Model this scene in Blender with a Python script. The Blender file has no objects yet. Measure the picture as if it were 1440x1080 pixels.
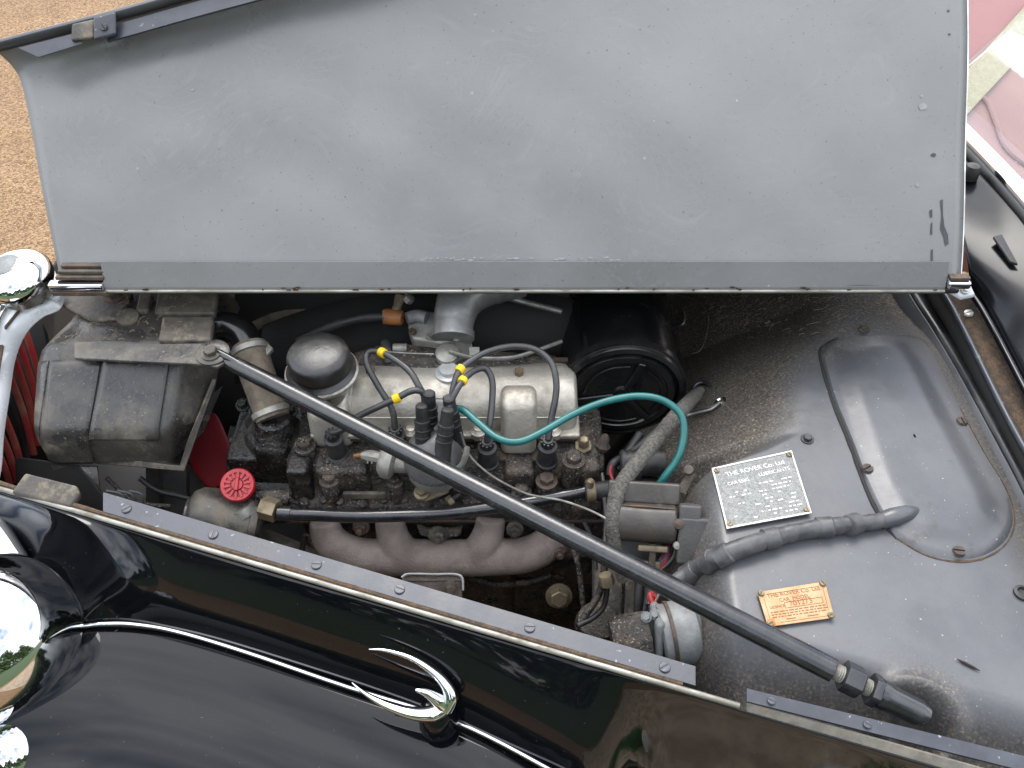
import bpy, math, random
from mathutils import Vector, Matrix
V = Vector
random.seed(7)
scn = bpy.context.scene
COL = scn.collection
R = math.radians

# ------------------------------------------------------------------ camera
CAM = V((0, -.857, 1.75)); FP = 1200.0; Q = math.sqrt(.5)
cd = bpy.data.cameras.new('camera'); cam = bpy.data.objects.new('camera', cd); COL.objects.link(cam)
cam.location = CAM; cam.rotation_euler = (R(45), 0, 0)
cd.sensor_width = 36; cd.lens = 36 * FP / 1440; cd.clip_start = .02; cd.clip_end = 300
scn.camera = cam

# ------------------------------------------------------------------ sky and sun
SUN_EL, SUN_AZ = 58, 352          # azimuth measured clockwise from +Y
world = bpy.data.worlds.new('World'); scn.world = world; world.use_nodes = True
wn, wl = world.node_tree.nodes, world.node_tree.links
wn.clear()
sky = wn.new('ShaderNodeTexSky'); sky.sky_type = 'NISHITA'; sky.sun_disc = False
sky.sun_elevation = R(SUN_EL); sky.sun_rotation = R(SUN_AZ)
sky.air_density = 1.0; sky.dust_density = 3.0; sky.ozone_density = 1.0
tc = wn.new('ShaderNodeTexCoord'); mp = wn.new('ShaderNodeMapping'); mp.inputs['Scale'].default_value = (1, 1, 1.6)
nz = wn.new('ShaderNodeTexNoise'); nz.inputs['Scale'].default_value = 2.3; nz.inputs['Detail'].default_value = 6
rp = wn.new('ShaderNodeValToRGB'); rp.color_ramp.elements[0].position = .33; rp.color_ramp.elements[1].position = .62
mx = wn.new('ShaderNodeMix'); mx.data_type = 'RGBA'
mx.inputs['B'].default_value = (9.6, 9.9, 10.4, 1)
bg = wn.new('ShaderNodeBackground'); bg.inputs['Strength'].default_value = .15
wo = wn.new('ShaderNodeOutputWorld')
wl.new(tc.outputs['Generated'], mp.inputs['Vector']); wl.new(mp.outputs[0], nz.inputs['Vector'])
wl.new(nz.outputs['Fac'], rp.inputs[0]); wl.new(rp.outputs[0], mx.inputs['Factor'])
wl.new(sky.outputs[0], mx.inputs['A']); wl.new(mx.outputs['Result'], bg.inputs[0]); wl.new(bg.outputs[0], wo.inputs[0])
ld = bpy.data.lights.new('sun', 'SUN'); ld.energy = 1.1; ld.angle = R(30); ld.color = (1, .965, .91)
sun = bpy.data.objects.new('sun', ld); COL.objects.link(sun)
az, el = R(SUN_AZ), R(SUN_EL)
sdir = V((math.sin(az) * math.cos(el), math.cos(az) * math.cos(el), math.sin(el)))
sun.rotation_euler = sdir.to_track_quat('Z', 'Y').to_euler()
sun.location = (0, 0, 5)
vs = scn.view_settings
vs.view_transform = 'Standard'; vs.look = 'None'; vs.gamma = 1; vs.use_curve_mapping = False; vs.exposure = 1.42
try:
    scn.cycles.max_bounces = 8; scn.cycles.glossy_bounces = 5; scn.cycles.use_denoising = True
except Exception:
    pass

# ------------------------------------------------------------------ survey: sight line -> point at a known height / plane
def ray(px, py):
    a = (px - 720) / FP; b = (540 - py) / FP
    return V((a, Q + b * Q, -Q + b * Q))
def Z(px, py, z):
    d = ray(px, py); return CAM + d * ((z - CAM.z) / d.z)
def Yp(px, py, y):
    d = ray(px, py); return CAM + d * ((y - CAM.y) / d.y)
def P(*pts): return [Z(*p) for p in pts]
def mm(px, py, z, n):           # n photo pixels, in metres, at that point
    d = ray(px, py); return n * ((z - CAM.z) / d.z) / FP

# ------------------------------------------------------------------ mesh builder
X, Y, ZZ = V((1, 0, 0)), V((0, 1, 0)), V((0, 0, 1))
def frame(axis):
    a = V(axis).normalized()
    h = X if abs(a.x) < .8 else Y
    u = a.cross(h).normalized(); w = a.cross(u).normalized()
    return a, u, w
def crom(pts, n):
    if len(pts) < 3 or n <= 1: return list(pts), [i for i in range(len(pts))]
    out, tt = [], []
    for i in range(len(pts) - 1):
        p0 = pts[max(i - 1, 0)]; p1 = pts[i]; p2 = pts[i + 1]; p3 = pts[min(i + 2, len(pts) - 1)]
        for k in range(n):
            t = k / n
            out.append(.5 * ((2 * p1) + (p2 - p0) * t + (2 * p0 - 5 * p1 + 4 * p2 - p3) * t * t + (3 * p1 - p0 - 3 * p2 + p3) * t ** 3)); tt.append(i + t)
    out.append(pts[-1]); tt.append(len(pts) - 1)
    return out, tt
def lerp(a, b, t): return a + (b - a) * t
def interp(tab, x):
    if x <= tab[0][0]: return tab[0][1]
    for (x0, y0), (x1, y1) in zip(tab, tab[1:]):
        if x <= x1: return lerp(y0, y1, (x - x0) / (x1 - x0))
    return tab[-1][1]
def sstep(a, b, x):
    t = min(1, max(0, (x - a) / (b - a))); return t * t * (3 - 2 * t)

class M:
    def __init__(s): s.v = []; s.f = []
    def _add(s, vs, fs):
        o = len(s.v); s.v += [tuple(p) for p in vs]; s.f += [tuple(i + o for i in f) for f in fs]; return s
    def tube(s, pts, rad, n=14, sm=6, flat=1.0, wob=0):
        pts = [V(p) for p in pts]
        k = len(pts)
        rl = rad if isinstance(rad, (list, tuple)) else [rad] * k
        q, tt = crom(pts, sm)
        vs, fs = [], []
        up = None
        for i, p in enumerate(q):
            t = (q[min(i + 1, len(q) - 1)] - q[max(i - 1, 0)]).normalized()
            if up is None:
                up = frame(t)[1]
            up = (up - t * up.dot(t)).normalized()
            w = t.cross(up)
            j = min(int(tt[i]), k - 2) if k > 1 else 0
            r = lerp(rl[j], rl[j + 1], tt[i] - j)
            if wob: r *= 1 + random.uniform(-wob, wob)
            for a in range(n):
                th = 2 * math.pi * a / n
                vs.append(p + up * math.cos(th) * r + w * math.sin(th) * r * flat)
        L = len(q)
        for i in range(L - 1):
            for a in range(n):
                b = (a + 1) % n
                fs.append((i * n + a, i * n + b, (i + 1) * n + b, (i + 1) * n + a))
        fs.append(tuple(range(n - 1, -1, -1))); fs.append(tuple((L - 1) * n + a for a in range(n)))
        return s._add(vs, fs)
    def lathe(s, prof, o, axis=ZZ, n=32, a0=0):
        a, u, w = frame(axis); o = V(o)
        vs, fs = [], []
        for r, h in prof:
            for k in range(n):
                th = 2 * math.pi * (k + a0) / n
                vs.append(o + a * h + (u * math.cos(th) + w * math.sin(th)) * r)
        L = len(prof)
        for i in range(L - 1):
            for k in range(n):
                b = (k + 1) % n
                fs.append((i * n + k, i * n + b, (i + 1) * n + b, (i + 1) * n + k))
        if prof[0][0] > 1e-6: fs.append(tuple(range(n - 1, -1, -1)))
        if prof[-1][0] > 1e-6: fs.append(tuple((L - 1) * n + k for k in range(n)))
        return s._add(vs, fs)
    def box(s, c, size, ax=None):
        c = V(c); x, y, z = ax if ax else (X, Y, ZZ)
        x = V(x).normalized() * size[0] / 2; y = V(y).normalized() * size[1] / 2; z = V(z).normalized() * size[2] / 2
        vs = [c + x * i + y * j + z * k for i in (-1, 1) for j in (-1, 1) for k in (-1, 1)]
        return s._add(vs, [(0, 1, 3, 2), (4, 6, 7, 5), (0, 4, 5, 1), (2, 3, 7, 6), (0, 2, 6, 4), (1, 5, 7, 3)])
    def aabb(s, x0, x1, y0, y1, z0, z1):
        return s.box(((x0 + x1) / 2, (y0 + y1) / 2, (z0 + z1) / 2), (abs(x1 - x0), abs(y1 - y0), abs(z1 - z0)))
    def prism(s, pts, ext):
        pts = [V(p) for p in pts]; e = V(ext); n = len(pts)
        fs = [tuple(range(n)), tuple(range(2 * n - 1, n - 1, -1))]
        fs += [(i, i + n, (i + 1) % n + n, (i + 1) % n) for i in range(n)]
        return s._add(pts + [p + e for p in pts], fs)
    def grid(s, rows, closed=False):
        nr, nc = len(rows), len(rows[0])
        vs = [p for r in rows for p in r]
        fs = []
        for i in range(nr - 1):
            for j in range(nc - (0 if closed else 1)):
                k = (j + 1) % nc
                fs.append((i * nc + j, i * nc + k, (i + 1) * nc + k, (i + 1) * nc + j))
        return s._add(vs, fs)
    def hexa(s, o, axis, r, h, top=.12):
        return s.lathe([(r, 0), (r, h * (1 - top)), (r * .86, h)], o, axis, 6)

def obj(name, m, mat, parent=None, label=None, bevel=0, seg=2, smooth=40, solid=0, sub=0, flip=False, kind=None, nrm=True):
    me = bpy.data.meshes.new(name)
    me.from_pydata(m.v, [], m.f)
    if nrm:
        import bmesh
        b = bmesh.new(); b.from_mesh(me); bmesh.ops.recalc_face_normals(b, faces=b.faces)
        if flip: bmesh.ops.reverse_faces(b, faces=b.faces)
        b.to_mesh(me); b.free()
    me.materials.append(mat)
    if smooth:
        me.shade_smooth()
        if not bevel: me.set_sharp_from_angle(angle=R(smooth))
    o = bpy.data.objects.new(name, me); COL.objects.link(o)
    if parent: o.parent = parent
    if solid:
        d = o.modifiers.new('solid', 'SOLIDIFY'); d.thickness = solid; d.offset = -1
    if sub:
        d = o.modifiers.new('sub', 'SUBSURF'); d.levels = d.render_levels = sub
    if bevel:
        d = o.modifiers.new('bevel', 'BEVEL'); d.width = bevel; d.segments = seg; d.limit_method = 'ANGLE'; d.angle_limit = R(35)
        d.harden_normals = False
        me.shade_smooth()
        w = o.modifiers.new('wn', 'WEIGHTED_NORMAL'); w.keep_sharp = False; w.weight = 80
    if label: o['label'] = label
    if kind: o['kind'] = kind
    return o

# ------------------------------------------------------------------ materials
def mat(name, c1, c2=None, rough=.5, rough2=None, metal=0, scale=18, lo=.35, hi=.65, speck=None, sscale=220, slo=.62, shi=.7,
        bump=0, bscale=120, coat=0, spec=.5, dirt=None, dscale=6, dlo=.5, dhi=.7, drough=.8, stretch=None, cells=0, metal2=None):
    kk = .62 if metal < .5 else .8
    dk = lambda c: tuple(v * kk for v in c) if c else c
    c1, c2, speck, dirt = dk(c1), dk(c2), dk(speck), dk(dirt)
    m = bpy.data.materials.new(name); m.use_nodes = True
    n, l = m.node_tree.nodes, m.node_tree.links
    b = n['Principled BSDF']
    tc = n.new('ShaderNodeTexCoord'); vec = tc.outputs['Object']
    if stretch:
        mp = n.new('ShaderNodeMapping'); mp.inputs['Scale'].default_value = stretch; l.new(vec, mp.inputs[0]); vec = mp.outputs[0]
    def noise(sc, det=6, ro=.6):
        t = n.new('ShaderNodeTexNoise'); t.inputs['Scale'].default_value = sc; t.inputs['Detail'].default_value = det; t.inputs['Roughness'].default_value = ro
        l.new(vec, t.inputs['Vector']); return t.outputs['Fac']
    def mr(src, a, b_, x, y):
        t = n.new('ShaderNodeMapRange'); t.interpolation_type = 'SMOOTHSTEP'
        for k, v in zip(('From Min', 'From Max', 'To Min', 'To Max'), (a, b_, x, y)): t.inputs[k].default_value = v
        l.new(src, t.inputs['Value']); return t.outputs[0]
    def mix(f, a, b_):
        t = n.new('ShaderNodeMix'); t.data_type = 'RGBA'; l.new(f, t.inputs['Factor'])
        for s_, k in ((a, 'A'), (b_, 'B')):
            if isinstance(s_, tuple): t.inputs[k].default_value = (*s_, 1)
            else: l.new(s_, t.inputs[k])
        return t.outputs['Result']
    def mixf(f, a, b_):
        t = n.new('ShaderNodeMix'); l.new(f, t.inputs['Factor'])
        for s_, k in ((a, 'A'), (b_, 'B')):
            if isinstance(s_, (float, int)): t.inputs[k].default_value = s_
            else: l.new(s_, t.inputs[k])
        return t.outputs['Result']
    col = c1; ro = rough
    f = mr(noise(scale), lo, hi, 0, 1)
    if c2: col = mix(f, c1, c2)
    ro = mixf(f, rough, rough2 if rough2 is not None else min(1, rough * 1.35 + .03))
    me = metal
    if metal2 is not None: me = mixf(f, metal, metal2)
    if dirt:
        fd = mr(noise(dscale, 10, .7), dlo, dhi, 0, 1)
        col = mix(fd, col, dirt); ro = mixf(fd, ro, drough)
        if metal: me = mixf(fd, me, 0.0)
    if speck:
        fs = mr(noise(sscale, 2, .5), slo, shi, 0, 1)
        col = mix(fs, col, speck)
    for s_, k in ((col, 'Base Color'), (ro, 'Roughness'), (me, 'Metallic')):
        if isinstance(s_, tuple): b.inputs[k].default_value = (*s_, 1)
        elif isinstance(s_, (float, int)): b.inputs[k].default_value = s_
        else: l.new(s_, b.inputs[k])
    b.inputs['Specular IOR Level'].default_value = spec
    b.inputs['Coat Weight'].default_value = coat; b.inputs['Coat Roughness'].default_value = .03
    if bump:
        if cells:
            t = n.new('ShaderNodeTexVoronoi'); t.inputs['Scale'].default_value = cells; l.new(vec, t.inputs['Vector']); src = t.outputs['Distance']
        else: src = noise(bscale, 5, .6)
        bp = n.new('ShaderNodeBump'); bp.inputs['Strength'].default_value = bump; bp.inputs['Distance'].default_value = .002 if bump < .75 else .005
        l.new(src, bp.inputs['Height']); l.new(bp.outputs[0], b.inputs['Normal'])
    m['h'] = 1
    return m

G = {}
G['bonnet'] = mat('bonnet_underside_paint', (.212, .209, .203), (.245, .242, .234), .26, .36, scale=4, speck=(.08, .08, .082), sscale=330, slo=.69, shi=.75, bump=.14, bscale=45, dirt=(.2, .2, .195), dscale=5, dlo=.5, dhi=.8, drough=.42)
G['satin'] = mat('satin_black_paint', (.022, .023, .026), (.05, .052, .056), .3, .45, scale=14, bump=.1, bscale=150, dirt=(.12, .1, .075), dscale=16, dlo=.6, dhi=.78)
G['rail'] = mat('rail_paint', (.034, .039, .052), (.055, .061, .078), .34, .46, scale=30, bump=.08, bscale=200, speck=(.27, .28, .3), sscale=150, slo=.7, shi=.74, dirt=(.045, .048, .056), dscale=22, dlo=.655, dhi=.675, drough=.4)
G['gloss'] = mat('gloss_black_paint', (.004, .0045, .006), (.006, .006, .008), .03, .06, scale=4, coat=0, spec=.28, bump=.05, bscale=9, speck=(.09, .085, .075), sscale=260, slo=.735, shi=.77)
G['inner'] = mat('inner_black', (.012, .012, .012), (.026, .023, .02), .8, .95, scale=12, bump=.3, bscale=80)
G['tank'] = mat('dusty_black_paint', (.036, .034, .032), (.066, .061, .054), .24, .4, scale=26, dirt=(.2, .17, .125), dscale=15, dlo=.47, dhi=.74, bump=.25, bscale=160, speck=(.26, .23, .18), sscale=330, slo=.66, shi=.74)
G['tankdust'] = mat('brown_dust_on_paint', (.12, .1, .075), (.05, .044, .036), .75, .6, scale=30, dirt=(.21, .175, .125), dscale=45, dlo=.48, dhi=.65, bump=.6, bscale=140)
G['grease'] = mat('greasy_cast_iron', (.02, .017, .014), (.08, .064, .05), .25, .6, scale=45, bump=.9, bscale=180, dirt=(.165, .115, .078), dscale=30, dlo=.54, dhi=.68, speck=(.4, .34, .26), sscale=340, slo=.62, shi=.7)
G['greaseb'] = mat('oily_black_enamel', (.008, .008, .008), (.035, .03, .025), .16, .45, scale=40, bump=.8, bscale=120, dirt=(.16, .11, .075), dscale=34, dlo=.58, dhi=.72, speck=(.26, .22, .18), sscale=300, slo=.67, shi=.75)
G['enamel'] = mat('black_enamel', (.008, .008, .009), (.014, .014, .014), .12, .28, scale=20, bump=.1, bscale=70, speck=(.12, .1, .08), sscale=300, slo=.76, shi=.8)
G['pipe'] = mat('dark_grey_pipe', (.27, .27, .26), (.19, .19, .18), .36, .46, metal=.5, scale=40, bump=.15, bscale=220, dirt=(.1, .085, .06), dscale=30, dlo=.57, dhi=.75)
G['rusty'] = mat('rusty_steel', (.10, .066, .046), (.05, .039, .032), .55, .72, scale=60, bump=.5, bscale=250, dirt=(.2, .1, .05), dscale=50, dlo=.5, dhi=.7)
G['alu'] = mat('cast_aluminium', (.58, .535, .455), (.42, .385, .325), .4, .56, metal=.6, scale=30, bump=.45, bscale=240, dirt=(.19, .15, .1), dscale=20, dlo=.5, dhi=.78)
G['alud'] = mat('dull_grey_casting', (.38, .37, .33), (.25, .24, .21), .5, .6, metal=.55, scale=40, bump=.35, bscale=220, dirt=(.14, .115, .08), dscale=40, dlo=.53, dhi=.75)
G['zinc'] = mat('pale_grey_casting', (.29, .30, .295), (.2, .21, .205), .55, .68, metal=.15, scale=40, bump=.3, bscale=260, dirt=(.15, .13, .1), dscale=50, dlo=.57, dhi=.75)
G['manif'] = mat('heat_dulled_iron', (.33, .272, .24), (.235, .192, .168), .8, .9, scale=26, bump=.7, bscale=330, dirt=(.39, .325, .285), dscale=30, dlo=.52, dhi=.72, drough=.9, spec=.25)
G['chrome'] = mat('chrome', (.82, .83, .85), (.78, .79, .8), .035, .06, metal=1, scale=10)
G['chromed'] = mat('dull_chrome', (.6, .6, .58), (.45, .43, .4), .16, .35, metal=1, scale=40, dirt=(.16, .12, .08), dscale=60, dlo=.58, dhi=.75)
G['white'] = mat('bright_plated_flange', (.92, .93, .94), (.8, .81, .82), .25, .35, metal=.15, scale=25, dirt=(.3, .26, .2), dscale=40, dlo=.62, dhi=.8)
G['rubber'] = mat('black_rubber', (.016, .016, .017), (.035, .034, .033), .5, .62, scale=70, bump=.15, bscale=300)
G['lead'] = mat('ignition_lead_rubber', (.03, .03, .032), (.05, .05, .05), .36, .5, scale=60, dirt=(.12, .105, .085), dscale=60, dlo=.56, dhi=.75)
G['yellow'] = mat('yellow_sleeve', (.85, .6, .01), (.8, .52, .0), .45, scale=50)
G['teal'] = mat('teal_cable', (.005, .12, .115), (.012, .155, .145), .3, .4, scale=40)
G['braid'] = mat('woven_cloth_sleeve', (.19, .175, .15), (.09, .08, .07), .85, .9, scale=260, bump=1, bscale=420, dirt=(.08, .065, .05), dscale=30, dlo=.55, dhi=.7)
G['tape'] = mat('grey_tape', (.06, .06, .062), (.115, .115, .115), .4, .6, scale=50, bump=.5, bscale=60, dirt=(.16, .145, .12), dscale=30, dlo=.58, dhi=.75)
G['rod'] = mat('rod_black_enamel', (.014, .0145, .016), (.028, .029, .032), .16, .26, scale=50, bump=.1, bscale=260, dirt=(.09, .08, .065), dscale=50, dlo=.62, dhi=.78, coat=.2)
G['red'] = mat('red_paint', (.28, .008, .016), (.2, .006, .012), .4, .5, scale=14)
G['redpl'] = mat('red_plastic', (.55, .018, .03), (.45, .012, .022), .35, .45, scale=40, dirt=(.15, .03, .03), dscale=70, dlo=.6, dhi=.8)
G['slat'] = mat('red_brown_slat', (.62, .05, .06), (.45, .08, .06), .35, .5, scale=30, dirt=(.55, .25, .15), dscale=10, dlo=.5, dhi=.7)
G['copper'] = mat('orange_copper_plate', (.56, .34, .18), (.48, .27, .13), .45, .55, metal=.3, scale=60, bump=.2, bscale=300, metal2=.3)
G['copdk'] = mat('copper_print', (.24, .1, .035), (.3, .14, .05), .6, scale=60)
G['orange'] = mat('orange_stain', (.8, .22, .02), (.75, .18, .01), .5, scale=40)
G['plate'] = mat('etched_alloy_plate', (.50, .50, .475), (.37, .375, .36), .55, .65, metal=.2, scale=260, lo=.4, hi=.6, bump=.9, bscale=520, dirt=(.25, .235, .2), dscale=90, dlo=.56, dhi=.68)
G['platehi'] = mat('bare_alloy', (.78, .78, .75), (.64, .64, .61), .35, .45, metal=.4, scale=90)
G['brass'] = mat('dull_brass', (.27, .22, .14), (.17, .135, .085), .5, .65, metal=.55, scale=60, dirt=(.12, .09, .05), dscale=60, dlo=.55, dhi=.75)
G['amber'] = mat('orange_fibre', (.4, .16, .035), (.3, .11, .03), .5, .6, scale=60)
G['bake'] = mat('brown_black_bakelite', (.075, .062, .05), (.045, .039, .034), .33, .5, scale=36, bump=.2, bscale=260, dirt=(.16, .13, .1), dscale=36, dlo=.55, dhi=.78)
G['bakeg'] = mat('grey_black_moulding', (.05, .05, .05), (.08, .078, .074), .5, .65, scale=40, bump=.3, bscale=240, speck=(.2, .19, .17), sscale=300, slo=.68, shi=.75)
G['felt'] = mat('brown_webbing', (.20, .125, .07), (.11, .075, .05), .9, .95, scale=120, bump=1, bscale=520, dirt=(.07, .06, .045), dscale=26, dlo=.5, dhi=.7)
G['trim'] = mat('dirty_bright_trim', (.34, .33, .29), (.19, .18, .15), .38, .55, metal=.6, scale=60, stretch=(.4, 1, 1), dirt=(.13, .11, .075), dscale=50, dlo=.52, dhi=.7)
G['wire'] = mat('thin_wire', (.3, .29, .27), (.2, .19, .17), .4, metal=.7, scale=60)
G['hose'] = mat('weathered_hose', (.23, .185, .13), (.13, .105, .08), .8, .9, scale=34, bump=.7, bscale=180, dirt=(.07, .055, .045), dscale=30, dlo=.55, dhi=.72)
G['pink'] = mat('pale_red_leather', (.29, .125, .12), (.33, .15, .142), .5, .6, scale=6, bump=.3, bscale=160)
G['cream'] = mat('cream_cloth', (.46, .41, .28), (.39, .34, .22), .85, .9, scale=90, bump=.8, bscale=260)
G['redw'] = mat('red_wire', (.4, .02, .02), (.3, .015, .02), .45, scale=60)
G['bluew'] = mat('blue_wire', (.05, .16, .32), (.04, .12, .25), .5, scale=60)

def glass_mat():
    m = bpy.data.materials.new('windscreen_glass'); m.use_nodes = True
    n, l = m.node_tree.nodes, m.node_tree.links; n.remove(n['Principled BSDF'])
    t = n.new('ShaderNodeBsdfTransparent'); t.inputs[0].default_value = (.93, .96, .95, 1)
    g_ = n.new('ShaderNodeBsdfGlossy'); g_.inputs['Roughness'].default_value = .02
    x_ = n.new('ShaderNodeMixShader'); x_.inputs[0].default_value = .07
    l.new(t.outputs[0], x_.inputs[1]); l.new(g_.outputs[0], x_.inputs[2]); l.new(x_.outputs[0], n['Material Output'].inputs[0])
    return m
G['glass'] = glass_mat()

# rag smears and scratches in the old paint under the bonnet
def smear(m, col, a=.56, b=.78, k=.45):
    n, l = m.node_tree.nodes, m.node_tree.links; b_ = n['Principled BSDF']
    tc = n.new('ShaderNodeTexCoord'); w = n.new('ShaderNodeTexNoise'); w.inputs['Scale'].default_value = 3.2; w.inputs['Detail'].default_value = 2
    l.new(tc.outputs['Object'], w.inputs['Vector'])
    ad = n.new('ShaderNodeVectorMath'); ad.operation = 'MULTIPLY_ADD'; ad.inputs[1].default_value = (.55, .55, .55)
    l.new(w.outputs['Color'], ad.inputs[0]); l.new(tc.outputs['Object'], ad.inputs[2])
    mp = n.new('ShaderNodeMapping'); mp.inputs['Scale'].default_value = (5, 60, 60); mp.inputs['Rotation'].default_value = (0, .5, .3); l.new(ad.outputs[0], mp.inputs[0])
    t = n.new('ShaderNodeTexNoise'); t.inputs['Scale'].default_value = 1.6; t.inputs['Detail'].default_value = 6; t.inputs['Roughness'].default_value = .7; l.new(mp.outputs[0], t.inputs['Vector'])
    r = n.new('ShaderNodeMapRange'); r.inputs['From Min'].default_value = a; r.inputs['From Max'].default_value = b; r.inputs['To Max'].default_value = k; l.new(t.outputs['Fac'], r.inputs['Value'])
    mx_ = n.new('ShaderNodeMix'); mx_.data_type = 'RGBA'; l.new(r.outputs[0], mx_.inputs['Factor']); l.new(b_.inputs['Base Color'].links[0].from_socket, mx_.inputs['A']); mx_.inputs['B'].default_value = (*col, 1)
    sp = n.new('ShaderNodeTexVoronoi'); sp.inputs['Scale'].default_value = 24; l.new(tc.outputs['Object'], sp.inputs['Vector'])
    r2 = n.new('ShaderNodeMapRange'); r2.inputs['From Min'].default_value = .03; r2.inputs['From Max'].default_value = .04; r2.inputs['To Min'].default_value = .8; r2.inputs['To Max'].default_value = 0; l.new(sp.outputs['Distance'], r2.inputs['Value'])
    mx2 = n.new('ShaderNodeMix'); mx2.data_type = 'RGBA'; l.new(r2.outputs[0], mx2.inputs['Factor']); l.new(mx_.outputs['Result'], mx2.inputs['A']); mx2.inputs['B'].default_value = (.26, .26, .25, 1)
    l.new(mx2.outputs['Result'], b_.inputs['Base Color'])
    mf = n.new('ShaderNodeMix'); l.new(r.outputs[0], mf.inputs['Factor']); l.new(b_.inputs['Roughness'].links[0].from_socket, mf.inputs['A']); mf.inputs['B'].default_value = .6
    l.new(mf.outputs['Result'], b_.inputs['Roughness'])
smear(G['bonnet'], (.2, .2, .198), .54, .8, .4)
# the scuttle paint carries brown road dirt towards the hinge and down the engine side
def scuttle_mat():
    m = mat('dull_grey_black_scuttle_paint', (.088, .091, .099), (.115, .118, .126), .3, .42, scale=9, bump=.16, bscale=60, speck=(.45, .45, .43), sscale=260, slo=.72, shi=.76, dirt=(.05, .046, .04), dscale=11, dlo=.6, dhi=.72, drough=.45)
    n, l = m.node_tree.nodes, m.node_tree.links
    b = n['Principled BSDF']
    src = b.inputs['Base Color'].links[0].from_socket; rsrc = b.inputs['Roughness'].links[0].from_socket
    at = n.new('ShaderNodeAttribute'); at.attribute_name = 'dirt'
    t = n.new('ShaderNodeTexNoise'); t.inputs['Scale'].default_value = 130; t.inputs['Detail'].default_value = 8; t.inputs['Roughness'].default_value = .75
    tcn = n.new('ShaderNodeTexCoord'); l.new(tcn.outputs['Object'], t.inputs['Vector'])
    ad = n.new('ShaderNodeMath'); ad.operation = 'MULTIPLY_ADD'; ad.inputs[1].default_value = .9; ad.inputs[2].default_value = -.45
    l.new(t.outputs['Fac'], ad.inputs[0])
    sm_ = n.new('ShaderNodeMath'); sm_.operation = 'ADD'; sm_.use_clamp = True
    l.new(at.outputs['Fac'], sm_.inputs[0]); l.new(ad.outputs[0], sm_.inputs[1])
    rr = n.new('ShaderNodeValToRGB'); e = rr.color_ramp.elements
    e[0].position = .38; e[0].color = (.02, .018, .016, 1); e[1].position = .78; e[1].color = (.32, .25, .17, 1)
    k_ = e.new(.6); k_.color = (.085, .068, .048, 1)
    t2 = n.new('ShaderNodeTexNoise'); t2.inputs['Scale'].default_value = 340; t2.inputs['Detail'].default_value = 3
    l.new(tcn.outputs['Object'], t2.inputs['Vector']); l.new(t2.outputs['Fac'], rr.inputs[0])
    mxx = n.new('ShaderNodeMix'); mxx.data_type = 'RGBA'
    l.new(sm_.outputs[0], mxx.inputs['Factor']); l.new(src, mxx.inputs['A']); l.new(rr.outputs[0], mxx.inputs['B'])
    l.new(mxx.outputs['Result'], b.inputs['Base Color'])
    mf = n.new('ShaderNodeMix'); l.new(sm_.outputs[0], mf.inputs['Factor']); l.new(rsrc, mf.inputs['A']); mf.inputs['B'].default_value = .72
    l.new(mf.outputs['Result'], b.inputs['Roughness'])
    return m
G['scuttle'] = scuttle_mat()

def gravel_mat():
    m = bpy.data.materials.new('tan_gravel'); m.use_nodes = True
    n, l = m.node_tree.nodes, m.node_tree.links; b = n['Principled BSDF']
    tc = n.new('ShaderNodeTexCoord')
    v = n.new('ShaderNodeTexVoronoi'); v.inputs['Scale'].default_value = 150; l.new(tc.outputs['Object'], v.inputs['Vector'])
    r = n.new('ShaderNodeValToRGB'); e = r.color_ramp.elements
    e[0].color = (.13, .07, .031, 1); e[1].color = (.33, .22, .118, 1); e[0].position = .1
    k = r.color_ramp.elements.new(.5); k.color = (.235, .14, .066, 1)
    sp = n.new('ShaderNodeSeparateColor'); l.new(v.outputs['Color'], sp.inputs[0]); l.new(sp.outputs[0], r.inputs[0])
    t = n.new('ShaderNodeTexNoise'); t.inputs['Scale'].default_value = 1.5; t.inputs['Detail'].default_value = 4; l.new(tc.outputs['Object'], t.inputs['Vector'])
    r2 = n.new('ShaderNodeValToRGB'); r2.color_ramp.elements[0].color = (.78, .75, .7, 1); r2.color_ramp.elements[0].position = .3; r2.color_ramp.elements[1].position = .7
    l.new(t.outputs['Fac'], r2.inputs[0])
    mu = n.new('ShaderNodeMix'); mu.data_type = 'RGBA'; mu.blend_type = 'MULTIPLY'; mu.inputs['Factor'].default_value = 1
    l.new(r.outputs[0], mu.inputs['A']); l.new(r2.outputs[0], mu.inputs['B']); l.new(mu.outputs['Result'], b.inputs['Base Color'])
    b.inputs['Roughness'].default_value = .9
    bp = n.new('ShaderNodeBump'); bp.inputs['Strength'].default_value = .8; bp.inputs['Distance'].default_value = .01; bp.invert = True
    l.new(v.outputs['Distance'], bp.inputs['Height']); l.new(bp.outputs[0], b.inputs['Normal'])
    return m
G['gravel'] = gravel_mat()
G['pebble'] = mat('tan_pebble', (.36, .215, .10), (.5, .35, .2), .85, .9, scale=60, lo=.42, hi=.6, dirt=(.22, .125, .058), dscale=50, dlo=.55, dhi=.62)
G['palestone'] = mat('pale_stone', (.75, .7, .62), (.5, .45, .4), .9, .95, scale=30, bump=1, bscale=40)
G['palemark'] = mat('pale_fleck', (.34, .34, .33), (.27, .27, .26), .5, scale=60)
G['chipped'] = mat('chipped_tan_paint', (.3, .27, .22), (.18, .165, .14), .5, .65, scale=40, bump=.5, bscale=90, dirt=(.42, .2, .11), dscale=26, dlo=.57, dhi=.64)
G['capblack'] = mat('worn_cap_black', (.016, .016, .016), (.035, .033, .03), .3, .44, scale=30, bump=.2, bscale=120, dirt=(.11, .095, .075), dscale=30, dlo=.57, dhi=.74)
G['soil'] = mat('brown_earth', (.32, .235, .15), (.56, .43, .3), .95, 1, scale=14, bump=1, bscale=40)
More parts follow.
